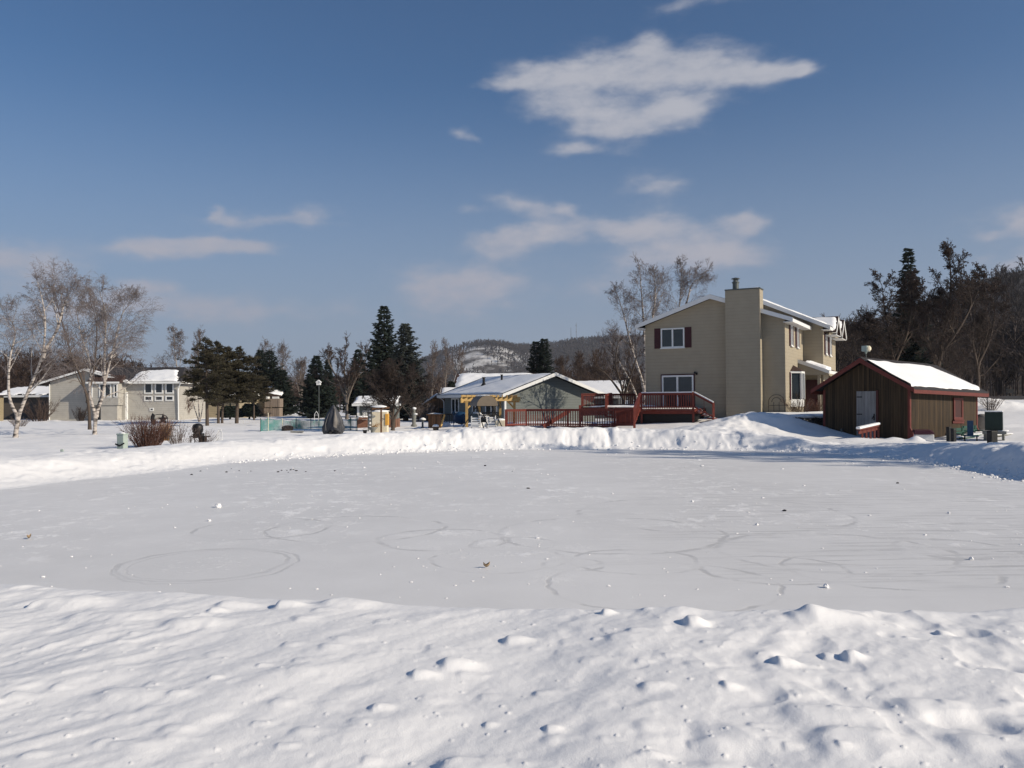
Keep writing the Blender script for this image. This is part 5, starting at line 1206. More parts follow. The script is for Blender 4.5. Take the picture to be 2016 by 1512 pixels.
    m = MB(); m.add([(-.06, -.05, .33), (w_+.02, -.05, .36), (w_+.02, .55, .50), (-.06, .55, .47), (-.02, -.02, .50), (w_*.78, -.02, .50), (w_*.78, .5, .54), (-.02, .5, .54)], [(0, 3, 2, 1), (4, 5, 6, 7), (0, 1, 5, 4), (1, 2, 6, 5), (2, 3, 7, 6), (3, 0, 4, 7)]); m.obj('lid', maroon, r)
    MB().box(w_+.003, w_+.02, .1, .2, .2, .3).obj('latch', greenbench, r)
    # thin pole and a marker board on the slope
    p = W(1944, 806, 46); z = gz(p.x, 46); r = T('thin_pole', 'thin dark pole behind the green cabinet', 'pole', (p.x, 46, z)); MB().tube((0, 0, -.2), (0, 0, W(1944, 773, 46).z-z), .03).obj('pole_shaft', blackm, r)
    d = 84; p = W(1989, 775, d); z = gz(p.x, d); r = T('notice_board', 'small black board on two legs on the snowy slope at right', 'sign board', (p.x, d, z)); zt = W(1989, 766, d).z-z; zb = W(1989, 774, d).z-z
    MB().box(-.38, .38, 0, .08, zb, zt).obj('board', blackm, r)
    for x in (-.3, .3): MB().box(x-.04, x+.04, .081, .14, -.5, zb+.1).obj('leg', blackm, r)
    # a parked vehicle-like dark heap beyond the cabinet
    p = W(1934, 834, 42); z = gz(p.x, 42); r = T('rounded_bin', 'grey plastic bin half hidden between shed and green cabinet', 'bin', (p.x, 42, z))
    b = MB(); b.lathe([(.26, -.1), (.32, .6), (.34, .62), (.3, .72), (.1, .78)], (0, 0, 0), 16); b.obj('body', greycloth, r, True)
shed_side()
def road():
    # asphalt strip climbing past on the right, with its painted edge
    xs = np.linspace(22, 90, 60); V = []; E = []
    for x in xs:
        y = 76+.05*(x-45)
        for k in range(5):
            yy = y+k*1.6; V.append((x, yy, float(gheight(np.array([x]), np.array([76.0+.05*(x-45)+3]))[0])+.16))
    n = 5; F = [(i*n+j, (i+1)*n+j, (i+1)*n+j+1, i*n+j+1) for i in range(len(xs)-1) for j in range(n-1)]
    struct(npmesh('road', V, np.array(F), asphalt, None, True))
    m = MB()
    for i in range(len(xs)-1):
        a = Vector(V[i*n]); b = Vector(V[(i+1)*n]); m.add([a+Vector((0, .5, .006)), b+Vector((0, .5, .006)), b+Vector((0, .75, .006)), a+Vector((0, .75, .006))], [(0, 1, 2, 3)])
    struct(m.obj('road_edge_line', white))
    c = MB()
    for i in range(len(xs)-1):
        a = Vector(V[i*n])-YV*.2; b = Vector(V[(i+1)*n])-YV*.2; c.add([a-ZV*.5, b-ZV*.5, b+ZV*.02, a+ZV*.02, a+YV*.19-ZV*.5, b+YV*.19-ZV*.5, b+YV*.19+ZV*.02, a+YV*.19+ZV*.02], [(0, 1, 2, 3), (3, 2, 6, 7)])
    struct(c.obj('road_kerb', asphalt))
road()
#%%TREES
def tubes(name, P0, P1, R0, R1, n, material, parent=None, smooth=True):
    P0 = np.asarray(P0, float); P1 = np.asarray(P1, float); R0 = np.asarray(R0, float); R1 = np.asarray(R1, float)
    d = P1-P0; L = np.linalg.norm(d, axis=1, keepdims=True); d = d/np.maximum(L, 1e-6)
    ref = np.where(np.abs(d[:, 2:3]) > .9, np.array([[1., 0, 0]]), np.array([[0, 0, 1.]]))
    s = np.cross(d, ref); s /= np.maximum(np.linalg.norm(s, axis=1, keepdims=True), 1e-6); u = np.cross(s, d)
    a = np.arange(n)*2*np.pi/n; ca, sa = np.cos(a), np.sin(a)
    ring = s[:, None, :]*ca[None, :, None]+u[:, None, :]*sa[None, :, None]
    V = np.concatenate([P0[:, None]+ring*R0[:, None, None], P1[:, None]+ring*R1[:, None, None]], 1).reshape(-1, 3)
    N = len(P0); i = np.arange(n); q = np.stack([i, (i+1) % n, n+(i+1) % n, n+i], -1)
    F = (q[None]+(np.arange(N)*2*n)[:, None, None]).reshape(-1, 4)
    if name is None: return V, F, material
    return npmesh(name, V, F, material, parent, smooth)
def shoots(name, B, D, L, Wd, material, parent=None, flat=.45):
    """needle-covered shoots: little three-sided spindles"""
    B = np.asarray(B); D = np.asarray(D); D = D/np.maximum(np.linalg.norm(D, axis=1, keepdims=True), 1e-6); L = np.asarray(L)[:, None]; Wd = np.asarray(Wd)[:, None]
    s = np.cross(D, np.array([[0, 0, 1.]])); s /= np.maximum(np.linalg.norm(s, axis=1, keepdims=True), 1e-6); u = np.cross(s, D)
    m = B+D*L*.45; V = np.stack([B, B+D*L, m+s*Wd, m-s*Wd*.8+u*Wd*flat, m-u*Wd*flat*1.4], 1).reshape(-1, 3)
    t = np.array([[0, 2, 3], [0, 3, 4], [0, 4, 2], [1, 3, 2], [1, 4, 3], [1, 2, 4]])
    F = (t[None]+(np.arange(len(B))*5)[:, None, None]).reshape(-1, 3)
    if name is None: return V, F, material
    return npmesh(name, V, F, material, parent, False)
def combine(name, parts, parent, smooth=True):
    Vs = []; Fs = []; k = 0; ms = []; mi = []
    for V, F, m in parts:
        Vs.append(V); Fs.append(F+k); k += len(V)
        if m not in ms: ms.append(m)
        mi.append(np.full(len(F), ms.index(m), np.int32))
    o = npmesh(name, np.concatenate(Vs), Fs, ms[0], parent, smooth)
    for m in ms[1:]: o.data.materials.append(m)
    o.data.polygons.foreach_set('material_index', np.concatenate(mi)); return o
class Spec:
    def __init__(s, **k):
        s.kids = [13, 7, 6, 3]; s.ang = [48, 42, 40, 38]; s.trop = [.04, .05, .02, -.02]; s.wand = [.10, .16, .2, .25]; s.seg = [1, 5, 4, 3, 2]
        s.ratio = [1, .55, .5, .55]; s.start = .32; s.shape = lambda t: (1-t)*.9+.12; s.rad = .007; s.limb = .32; s.minr = .006; s.maxl = 4; s.fruit = 0
        s.__dict__.update(k)
def bare_tree(name, label, cat, polys, crown, spec, seed, bark_m, twig_m, r0=.12, group=None, base=None):
    """polys: trunk skeletons (lists of world points, root first); crown: reach of the limbs in metres"""
    rnd = random.Random(seed); segs = [[], [], [], [], []]; fruit = []
    def norm(v): return v/max(1e-6, v.length)
    def perp(d):
        a = Vector((rnd.gauss(0, 1), rnd.gauss(0, 1), rnd.gauss(0, 1))); a -= d*a.dot(d); return norm(a)
    def grow(p, d, L, r, lvl):
        n = spec.seg[lvl]; st = L/n; path = []
        for i in range(n):
            w = spec.wand[lvl-1]; d = norm(d+Vector((rnd.gauss(0, w), rnd.gauss(0, w), rnd.gauss(0, w)))+ZV*spec.trop[lvl-1])
            q = p+d*st; ra = r*(1-.75*i/n); rb = max(r*(1-.75*(i+1)/n), spec.minr*.7)
            segs[lvl].append((p, q, max(ra, spec.minr), rb)); path.append((p, q, d, rb)); p = q
        if spec.fruit and lvl >= 3 and rnd.random() < spec.fruit: fruit.append(p)
        if lvl >= spec.maxl: return
        k = spec.kids[lvl]
        for j in range(k):
            t = .18+.82*(j+rnd.random())/k; x = min(t*n, n-.001); a, b, dd, rb = path[int(x)]
            o = a.lerp(b, x-int(x)); an = R(spec.ang[lvl]*rnd.uniform(.6, 1.35)); nd = norm(dd*math.cos(an)+perp(dd)*math.sin(an))
            grow(o, nd, L*spec.ratio[lvl]*rnd.uniform(.6, 1.25)*(1.15-.5*t), max(rb*.62, spec.minr), lvl+1)
        a, b, dd, rb = path[-1]; grow(b, dd, L*.35, max(rb*.8, spec.minr), min(lvl+1, spec.maxl)) if lvl < spec.maxl else None
    b0 = polys[0][0].copy() if base is None else base
    nm = 1.0/len(polys)
    for pi, poly in enumerate(polys):
        # smooth the skeleton
        pts = [Vector(p) for p in poly]; fine = []
        for i in range(len(pts)-1):
            pa = pts[max(0, i-1)]; pb = pts[i]; pc = pts[i+1]; pd = pts[min(len(pts)-1, i+2)]
            for j in range(4):
                t = j/4; fine.append(.5*((2*pb)+(pc-pa)*t+(2*pa-5*pb+4*pc-pd)*t*t+(3*pb-pa-3*pc+pd)*t**3))
        fine.append(pts[-1]); n = len(fine)-1; rr0 = r0*(1 if pi == 0 else .75)
        if pi == 0 or spec.__dict__.get('butt', True): fine[0] = fine[0]-ZV*.25
        for i in range(n):
            ra = rr0*(1-.88*(i/n)**.9); rb = rr0*(1-.88*((i+1)/n)**.9)
            if i == 0: ra *= 1.3
            segs[0].append((fine[i], fine[i+1], max(ra, .012), max(rb, .012)))
        k = max(4, int(spec.kids[0]*(1 if pi == 0 else .75)))
        for j in range(k):
            t = spec.start+(1-spec.start)*(j+rnd.random()*.9)/k; x = min(t*n, n-.001); i = int(x)
            o = fine[i].lerp(fine[i+1], x-i); dd = norm(fine[i+1]-fine[i]); tt = (t-spec.start)/(1-spec.start)
            an = R(spec.ang[0]*rnd.uniform(.7, 1.25)*(1-.35*tt)); nd = norm(dd*math.cos(an)+perp(dd)*math.sin(an))
            grow(o, nd, crown*spec.shape(tt)*rnd.uniform(.75, 1.2), max(rr0*(1-.85*t)*spec.limb*1.6, spec.minr*1.5), 1)
        if n: grow(fine[-1], norm(fine[-1]-fine[-2]), crown*.4, .014, 2)
    r = T(name, label, cat, b0, 0, group)
    def mk(sg, n, m):
        if not sg: return []
        a = np.array([(*(p-b0), *(q-b0), ra, rb) for p, q, ra, rb in sg]); return [tubes(None, a[:, :3], a[:, 3:6], a[:, 6], a[:, 7], n, m)]
    combine('trunk', mk(segs[0], 8, bark_m)+mk(segs[1], 5, bark_m), r)
    cr = mk(segs[2]+segs[3]+segs[4], 3, twig_m)
    if fruit:
        f = np.array([tuple(p-b0) for p in fruit]); rs = np.random.RandomState(seed); k = len(f)
        dr = rs.normal(size=(k, 3)); dr[:, 2] -= .8
        cr.append(shoots(None, f, dr, rs.uniform(.06, .12, k), rs.uniform(.025, .045, k), berry, None, 1))
    combine('crown', cr, r)
    return r
birch_s = Spec(kids=[16, 7, 5, 4], ang=[52, 44, 42, 42], trop=[.10, .03, -.10, -.28], wand=[.12, .16, .2, .22], start=.34, shape=lambda t: .95*(1-t)**.7+.22, ratio=[1, .60, .58, .62], rad=.006, minr=.0052, limb=.26)
maple_s = Spec(kids=[12, 7, 6, 4], ang=[50, 42, 40, 36], trop=[.10, .08, .06, .04], start=.25, shape=lambda t: .9*(1-t*.75)+.05, minr=.008)
far_s = Spec(kids=[16, 8, 6, 4], ang=[48, 42, 40, 36], trop=[.10, .08, .06, .04], start=.22, shape=lambda t: .95*(1-t*.7)+.05, minr=.011, seg=[1, 4, 3, 2, 2])
vase_s = Spec(kids=[12, 6, 5, 3], ang=[30, 28, 30, 30], trop=[.12, .10, .08, .05], start=.08, shape=lambda t: 1.2*(1-t*.6), minr=.013, seg=[1, 5, 3, 2, 2])
crab_s = Spec(kids=[16, 9, 7, 4], ang=[58, 50, 48, 45], trop=[.06, .03, .01, .0], wand=[.2, .26, .3, .3], start=.26, shape=lambda t: 1.0*(1-t*.45), minr=.0085, ratio=[1, .5, .5, .6], limb=.34)
crabbig_s = Spec(kids=[15, 9, 7, 4], ang=[52, 48, 46, 42], trop=[.10, .05, .03, .03], wand=[.18, .24, .28, .3], start=.16, shape=lambda t: 1.0*(1-t*.62), minr=.011, ratio=[1, .5, .5, .6], limb=.34, fruit=.10)
def Wg(px, py, d):
    p = W(px, py, d); return Vector((p.x, d, gz(p.x, d)))
def deciduous():
    B = bare_tree
    d = 42; B('birch_tree', 'leaning white birch forking near its base at the left picture edge', 'tree', [[Wg(30, 862, d), W(38, 815, d), W(58, 765, d+.2), W(84, 695, d+.4), W(88, 620, d+.3), W(74, 555, d)], [W(36, 822, d), W(18, 780, d-.4), W(19, 710, d-.6), W(30, 655, d-.4), W(16, 622, d-.4)], [W(84, 695, d+.4), W(112, 650, d+1), W(126, 600, d+1.4), W(140, 572, d+1)]], 2.0, birch_s, 101, birchbark, twigbirch, .125, 'white birches at the left')
    d = 45.5; B('birch_tree', 'many-stemmed white birch before the grey split-level house', 'tree', [[Wg(186, 853, d), W(190, 815, d), W(204, 770, d+.2), W(206, 690, d), W(208, 620, d), W(196, 575, d)], [W(190, 812, d), W(205, 760, d+.4), W(222, 690, d+.6), W(240, 620, d+.4), W(258, 598, d+.4)], [W(188, 820, d), W(176, 770, d-.4), W(178, 720, d-.6), W(160, 660, d-.8), W(150, 610, d-.6)]], 2.2, birch_s, 102, birchbark, twigbirch, .12, 'white birches at the left')
    d = 54; B('bare_tree', 'dark-trunked bare tree standing close behind the many-stemmed birch', 'tree', [[Wg(177, 838, d), W(173, 790, d), W(158, 740, d), W(138, 690, d), W(118, 620, d), W(108, 575, d)], [W(172, 785, d), W(186, 720, d+1), W(190, 640, d+1), W(176, 590, d+1)]], 2.3, maple_s, 103, bark, twiggrey, .115)
    d = 92; B('birch_tree', 'slender birch rising behind the right end of the grey house', 'tree', [[Wg(372, 828, d), W(362, 775, d), W(350, 730, d), W(344, 690, d), W(342, 655, d)]], 2.0, Spec(**{**birch_s.__dict__, 'minr': .010}), 104, birchbark, twiggrey, .13)
    d = 74; B('birch_tree', 'clump of thin white birch stems under the pines', 'tree', [[Wg(393, 829, d), W(391, 795, d), W(388, 765, d), W(384, 735, d)], [Wg(392, 829, d), W(382, 800, d), W(374, 770, d), W(366, 745, d)], [Wg(394, 829, d), W(399, 800, d), W(402, 770, d), W(408, 735, d)]], 1.1, Spec(**{**birch_s.__dict__, 'kids': [8, 5, 4, 2], 'minr': .011, 'start': .45}), 105, birchbark, twiggrey, .075)
    for px, d, top, cw, lab, sd in ((392, 105, 648, 2.9, 'rounded bare tree behind the tall pines near the grey house', 111), (520, 128, 672, 3.6, 'broad bare grey tree behind the twin spruces', 112), (557, 124, 678, 3.4, 'broad bare grey tree, middle one behind the beige house', 113), (592, 118, 708, 2.8, 'bare tree with pale limbs right of the beige house', 114)):
        B('bare_tree', lab, 'tree', [[Wg(px, 820, d), W(px+2, 770, d), W(px-1, (770+top)/2, d), W(px+2, top+14, d)]], cw, far_s, sd, greybark, twiggrey, .22)
    d = 82; B('bare_tree', 'bare spreading tree with thick pale limbs before the dark spruces', 'tree', [[Wg(683, 824, d), W(682, 790, d), W(680, 760, d), W(678, 715, d), W(682, 676, d)], [W(683, 790, d), W(696, 755, d), W(716, 715, d), W(722, 690, d)], [W(682, 788, d), W(666, 750, d), W(648, 715, d), W(645, 700, d)]], 2.3, Spec(**{**maple_s.__dict__, 'minr': .012}), 115, greybark, twig, .17)
    d = 50; B('crabapple_tree', 'dense low crabapple with a forked trunk over the cream cabinet', 'tree', [[Wg(773, 846, d), W(774, 828, d), W(766, 805, d), W(748, 778, d), W(738, 752, d)], [W(774, 828, d), W(786, 806, d), W(806, 780, d), W(816, 755, d)], [W(773, 830, d), W(775, 795, d), W(780, 765, d), W(778, 735, d)]], 1.75, Spec(**{**crab_s.__dict__, 'fruit': .02}), 116, bark, twigdark, .13)
    for px, d, top, cw, lab, sd in ((850, 112, 672, 2.6, 'vase-shaped bare tree right of the paired tall spruces', 121), (876, 116, 668, 2.7, 'vase-shaped bare tree above the brown bungalow', 122), (905, 120, 690, 2.5, 'vase-shaped bare tree left of the snow-patched bluff', 123)):
        B('bare_tree', lab, 'tree', [[Wg(px, 800, d), W(px, 770, d), W(px+2, 730, d), W(px+3, top+20, d)]], cw, vase_s, sd, greybark, twiggrey, .16)
    for px, d, top, cw, lab, sd in ((1108, 100, 706, 2.3, 'small bare tree just right of the dark paired spruce', 124), (1143, 96, 700, 2.5, 'bare tree above the right slope of the blue house roof', 125), (1178, 90, 690, 2.5, 'bare tree above the low dark garage roof', 126)):
        B('bare_tree', lab, 'tree', [[Wg(px, 800, d), W(px-1, 770, d), W(px+1, 740, d), W(px, top+12, d)]], cw, far_s, sd, bark, twig, .15)
    d = 61.5; B('bare_tree', 'dark low-branched bare tree behind the deck, left of the tan house', 'tree', [[Wg(1228, 815, d), W(1228, 785, d), W(1222, 755, d), W(1212, 715, d), W(1216, 675, d)], [W(1228, 785, d), W(1240, 745, d), W(1252, 705, d), W(1250, 668, d)], [W(1227, 780, d), W(1205, 750, d), W(1185, 728, d), W(1172, 716, d)]], 1.8, Spec(**{**maple_s.__dict__, 'kids': [10, 6, 5, 3], 'minr': .008}), 131, bark, twig, .13)
    d = 66; B('birch_tree', 'tall pale birch rising behind the left roof edge of the tan house', 'tree', [[Wg(1262, 812, d), W(1270, 740, d), W(1268, 660, d), W(1264, 590, d), W(1258, 520, d)], [W(1268, 760, d), W(1245, 690, d), W(1228, 620, d), W(1214, 575, d)], [W(1268, 690, d), W(1284, 630, d), W(1290, 580, d), W(1288, 545, d)], [Wg(1270, 812, d), W(1245, 760, d-.4), W(1215, 705, d-.4), W(1200, 670, d-.4)]], 2.1, Spec(**{**birch_s.__dict__, 'trop': [.10, .06, .0, -.12], 'minr': .0066, 'start': .3}), 132, birchbark, twigbirch, .16)
    d = 70; B('birch_tree', 'second tall pale birch, rising above the ridge of the tan house', 'tree', [[Wg(1335, 812, d), W(1338, 720, d), W(1335, 640, d), W(1340, 575, d), W(1343, 522, d)], [W(1337, 640, d), W(1352, 595, d), W(1362, 560, d), W(1372, 550, d)]], 1.9, Spec(**{**birch_s.__dict__, 'trop': [.12, .08, .02, -.08], 'minr': .0068, 'start': .4}), 133, birchbark, twigbirch, .15)
    d = 55; B('crabapple_tree', 'big dark crabapple behind the shed holding dried fruit, dark trunk in view', 'tree', [[Wg(1846, 800, d), W(1848, 740, d), W(1852, 680, d), W(1868, 610, d), W(1872, 545, d), W(1866, 503, d)], [W(1849, 720, d), W(1822, 660, d), W(1800, 610, d+1), W(1790, 570, d+1)], [W(1850, 700, d), W(1892, 640, d-1), W(1918, 590, d-1), W(1932, 556, d-1)]], 2.5, Spec(**{**crabbig_s.__dict__, 'fruit': .2}), 141, bark, twigdark, .17)
    d = 59; B('crabapple_tree', 'dark crabapple with upright whips at the left end of the thicket', 'tree', [[Wg(1758, 800, d), W(1760, 730, d), W(1752, 670, d), W(1742, 610, d), W(1736, 560, d)], [W(1760, 720, d), W(1785, 660, d), W(1796, 600, d), W(1800, 560, d)], [W(1758, 730, d), W(1730, 680, d), W(1712, 640, d)]], 2.3, crabbig_s, 142, bark, twigdark, .15)
    d = 62; B('crabapple_tree', 'dark crabapple at the right end of the thicket beside the hill', 'tree', [[Wg(1925, 795, d), W(1925, 730, d), W(1915, 670, d), W(1918, 610, d), W(1912, 565, d)], [W(1924, 720, d), W(1948, 670, d), W(1958, 620, d), W(1952, 580, d)]], 2.4, crabbig_s, 143, bark, twigdark, .15)
    d = 74; B('bare_tree', 'bare dark tree between the tan house and the crabapple thicket', 'tree', [[Wg(1708, 800, d), W(1706, 730, d), W(1702, 670, d), W(1706, 625, d)], [W(1707, 740, d), W(1685, 690, d), W(1672, 650, d)]], 2.6, Spec(**{**maple_s.__dict__, 'minr': .012}), 144, bark, twigdark, .15)
    # tall trees along the street beyond the right edge; their shadows reach across the ice
    t0 = None
    for i, (x, y, rz, s, lab) in enumerate(((24.5, 22.6, 0, 1.0, 'tall bare street tree beyond the right edge, the nearest to the shed'), (28, 20.2, 1.3, 1.1, 'tall bare street tree beyond the right edge, second from the shed'), (31.5, 22.5, 2.4, 1.0, 'tall bare street tree beyond the right edge, third from the shed'), (36, 17.5, 4.0, 1.2, 'tall bare street tree beyond the right edge, the farthest out'))):
        if i == 0:
            t0 = B('bare_tree', lab, 'tree', [[Vector((x, y, gz(x, y))), Vector((x, y, 3)), Vector((x+.3, y, 7)), Vector((x, y+.2, 11.5))], [Vector((x, y, 3)), Vector((x-1.4, y+.6, 6)), Vector((x-2, y+1, 10))]], 3.4, Spec(**{**maple_s.__dict__, 'minr': .02}), 151, bark, twig, .24, 'street trees beyond the right edge')
        else:
            c = t0.copy(); COL.objects.link(c); c.location = (x, y, gz(x, y)); c.rotation_euler = (0, 0, rz); c.scale = (s, s, s); c['label'] = lab
            for ch in list(t0.children):
                k = ch.copy(); COL.objects.link(k); k.parent = c
deciduous()
def spruce(name, label, px, d, top, wpx, seed, material, base=None, lo=.06, dens=1.0, taper=.85, irregular=.15, clump=1.0, px_top=None):
    rs = np.random.RandomState(seed); b = Wg(px, 820, d); zt = W(px, top, d).z; Ht = zt-b.z; Rm = wpx*d/FPX/2
    r = T(name, label, 'tree', b)
    tk = tubes(None, [(0, 0, -.2), (0, 0, Ht*.5)], [(0, 0, Ht*.5), (0, 0, Ht*.97)], [Rm*.11+.04, Rm*.06+.03], [Rm*.06+.03, .015], 7, bark)
    B = []; D = []; L = []; Wd = []; lb = []
    nw = int(30*dens)+int(Ht*1.2)
    for i in range(nw):
        t = (i+rs.rand()*.7)/nw; z = Ht*(lo+(1-lo)*t)
        rad = Rm*((1-t)**taper)*(1+.05)+.06
        k = max(4, int((9*(1-t*.55))))
        a0 = rs.rand()*6.28; lump_ = 1+irregular*math.sin(i*1.7+seed)
        for j in range(k):
            a = a0+6.283*j/k+rs.normal(0, .2); ln = rad*rs.uniform(.68, 1.05)*lump_*(1+irregular*1.4*math.sin(a*2+seed))
            dz0 = -.18+.35*t; m = max(4, int(ln/.17*dens**.5)); pr = np.array([0, 0, z])
            ca, sa = math.cos(a), math.sin(a)
            for q in range(1, m+1):
                f = q/m; rr = ln*f; zz = z+ln*(dz0*f+.22*f*f)
                p = np.array([rr*ca, rr*sa, zz])
                if q == m: lb.append((np.array([0, 0, z]), p))
                n = 3 if f > .3 else 2
                for s in range(n):
                    sg = (-1, 1, 0)[s]; th = a+sg*rs.uniform(.5, 1.1)
                    l = (.34+.22*ln*(1-f))*rs.uniform(.7, 1.25)*clump
                    B.append(p+rs.normal(0, .03, 3)); D.append((math.cos(th), math.sin(th), rs.uniform(-.55, .12))); L.append(l); Wd.append(l*rs.uniform(.2, .32))
    for s in range(6):
        B.append((0, 0, Ht*.94+rs.rand()*.2)); D.append((rs.normal(0, .3), rs.normal(0, .3), 1)); L.append(.35); Wd.append(.04)
    if lb:
        a = np.array([x for x, _ in lb]); c = np.array([y for _, y in lb]); combine('trunk', [tk, tubes(None, a, c, np.full(len(a), .018), np.full(len(a), .006), 3, bark)], r)
    shoots('crown', B, D, L, Wd, material, r)
    return r
def evergreens():
    spruce('spruce_tree', 'tallest dark spruce, narrow and pointed, left of its paired neighbour', 757, 78, 602, 88, 1, spruce_m, dens=1.35, taper=.72, irregular=.12)
    spruce('spruce_tree', 'greyish spruce with snow-dusted boughs leaning on the tallest spruce', 799, 74, 636, 88, 2, mat('frosted_spruce_needles', (.045, .052, .045), .8, .6, 1.4), dens=1.25, taper=.75)
    spruce('spruce_tree', 'dark spruce behind the white birdhouse', 623, 92, 700, 78, 3, spruce_m, dens=1.1, taper=.8)
    spruce('spruce_tree', 'small dark spruce top showing right of the birdhouse', 646, 98, 708, 40, 4, spruce_m, taper=.8)
    spruce('spruce_tree', 'dark spruce peeping out behind the bare spreading tree', 706, 94, 688, 76, 5, spruce_m, taper=.8)
    spruce('spruce_tree', 'left one of the twin spruces behind the pines', 512, 110, 688, 56, 6, yew_m, dens=1.1, taper=.7)
    spruce('spruce_tree', 'right one of the twin spruces behind the pines', 531, 108, 690, 70, 7, yew_m, dens=1.1, taper=.7)
    spruce('spruce_tree', 'squat dark spruce at the right foot of the twin spruces', 556, 106, 728, 52, 8, yew_m, taper=.7)
    spruce('spruce_tree', 'dense dark spruce with two tops, left half, behind the blue house ridge', 1057, 105, 672, 46, 9, yew_m, dens=1.1, taper=.55, irregular=.2)
    spruce('spruce_tree', 'dense dark spruce with two tops, right half, behind the blue house ridge', 1073, 104, 667, 50, 10, yew_m, dens=1.1, taper=.55, irregular=.2)
    spruce('spruce_tree', 'pointed spruce rising out of the crabapple thicket behind the shed', 1793, 64, 487, 112, 11, spruce_m, dens=1.1, taper=.95, irregular=.18)
    spruce('spruce_tree', 'tiny pointed juniper beside the snow-covered roof above the blue house', 889, 88, 752, 12, 12, yew_m, taper=.7)
    spruce('evergreen_shrub', 'small dark evergreen left of the thick pine trunk', 453, 84, 800, 30, 13, yew_m, lo=.28, taper=.5, irregular=.2)
    spruce('evergreen_shrub', 'small dark evergreen right of the thick pine trunk', 491, 86, 796, 26, 14, yew_m, lo=.25, taper=.5, irregular=.2)
evergreens()
def pine(label, px, d, top, wpx, seed, lo, px_top=None, r0=.13):
    rs = np.random.RandomState(seed); b = Wg(px, 830, d); tp = W(px_top or px, top, d)-b; Ht = tp.z; Rm = wpx*d/FPX/2
    r = T('pine_tree', label, 'tree', b, 0, 'pines on the lawn by the grey house')
    z = np.linspace(-.2, Ht*.98, 9); cx = tp.x*(z/Ht).clip(0, 1)**1.3
    c = np.stack([cx, 0*z, z], -1); rad = r0*(1-.85*np.linspace(0, 1, 9)); tk = tubes(None, c[:-1], c[1:], rad[:-1], rad[1:], 8, bark)
    B = []; D = []; L = []; Wd = []; s0 = []; s1 = []
    nb = 105
    for i in range(nb):
        t = (i+rs.rand())/nb; zz = Ht*(lo+(1-lo)*t); ox = tp.x*(zz/Ht)**1.3; a = rs.rand()*6.28
        ln = Rm*(math.sin(math.pi*min(1, (t*.86+.14)))**.7*.95+.1)*rs.uniform(.55, 1.15)
        if t > .8: ln *= (1-t)*3+.25
        e = np.array([ox+ln*math.cos(a), ln*math.sin(a), zz+ln*rs.uniform(-.12, .25)]); o = np.array([ox, 0, zz]); s0.append(o); s1.append(e)
        for q in range(max(4, int(ln/.09))):
            f = rs.uniform(.35, 1.05); c_ = o+(e-o)*f+rs.normal(0, .10, 3)*np.array([1, 1, .5]); w = rs.uniform(.14, .30)
            if rs.rand() < .5: s0.append(o+(e-o)*f*.9); s1.append(c_)
            for k in range(9):
                v = rs.normal(size=3); v[2] = abs(v[2])*.6; v += (e-o)/max(ln, .1)*.6
                B.append(c_); D.append(v); L.append(w*rs.uniform(.8, 1.2)); Wd.append(.034)
    combine('trunk', [tk, tubes(None, s0, s1, np.full(len(s0), .028), np.full(len(s0), .01), 3, bark)], r)
    shoots('crown', B, D, L, Wd, pine_m, r)
def pines():
    pine('front pine with the leftmost trunk, olive crown beside the grey house', 408, 63, 668, 88, 31, .26, 404, .15)
    pine('pine with the left one of two close trunks', 430, 68, 674, 84, 32, .24, 428, .13)
    pine('pine with the right one of two close trunks', 437, 69, 684, 88, 33, .24, 448, .12)
    pine('pine with the thickest lone trunk, crown reaching towards the beige house', 466, 70, 684, 100, 34, .26, 472, .17)
    pine('low-branched pine whose boughs hang before the beige house', 500, 78, 740, 78, 35, .40, 500, .10)
pines()
def shrub(name, label, cat, px, py, d, hw, h, n, seed, material, spread=.6, r=.009, sub=4, group=None, zoff=0):
    rs = np.random.RandomState(seed); b = Wg(px, py, d); b.z += zoff; P0 = []; P1 = []; R0 = []; R1 = []
    for i in range(n):
        a = rs.rand()*6.28; q = rs.rand()**.6; o = np.array([q*hw*.45*math.cos(a), q*hw*.35*math.sin(a), -.05]); out = spread*q
        dirn = np.array([math.cos(a)*out, math.sin(a)*out, 1.0]); dirn /= np.linalg.norm(dirn); L = h*rs.uniform(.55, 1.08)/max(dirn[2], .5); p = o; dd = dirn
        for k in range(4):
            dd = dd+rs.normal(0, .09, 3); dd /= np.linalg.norm(dd); e = p+dd*L/4; P0.append(p); P1.append(e); R0.append(r*(1-.2*k)); R1.append(r*(1-.2*(k+1)))
            for s in range(sub if k > 0 else 0):
                v = dd+rs.normal(0, .45, 3); v /= np.linalg.norm(v); o2 = p+(e-p)*rs.rand(); P0.append(o2); P1.append(o2+v*L*rs.uniform(.08, .22)); R0.append(r*.6); R1.append(r*.35)
            p = e
    rt = T(name, label, cat, b, 0, group); tubes('stems', P0, P1, R0, R1, 4, material, rt); return rt
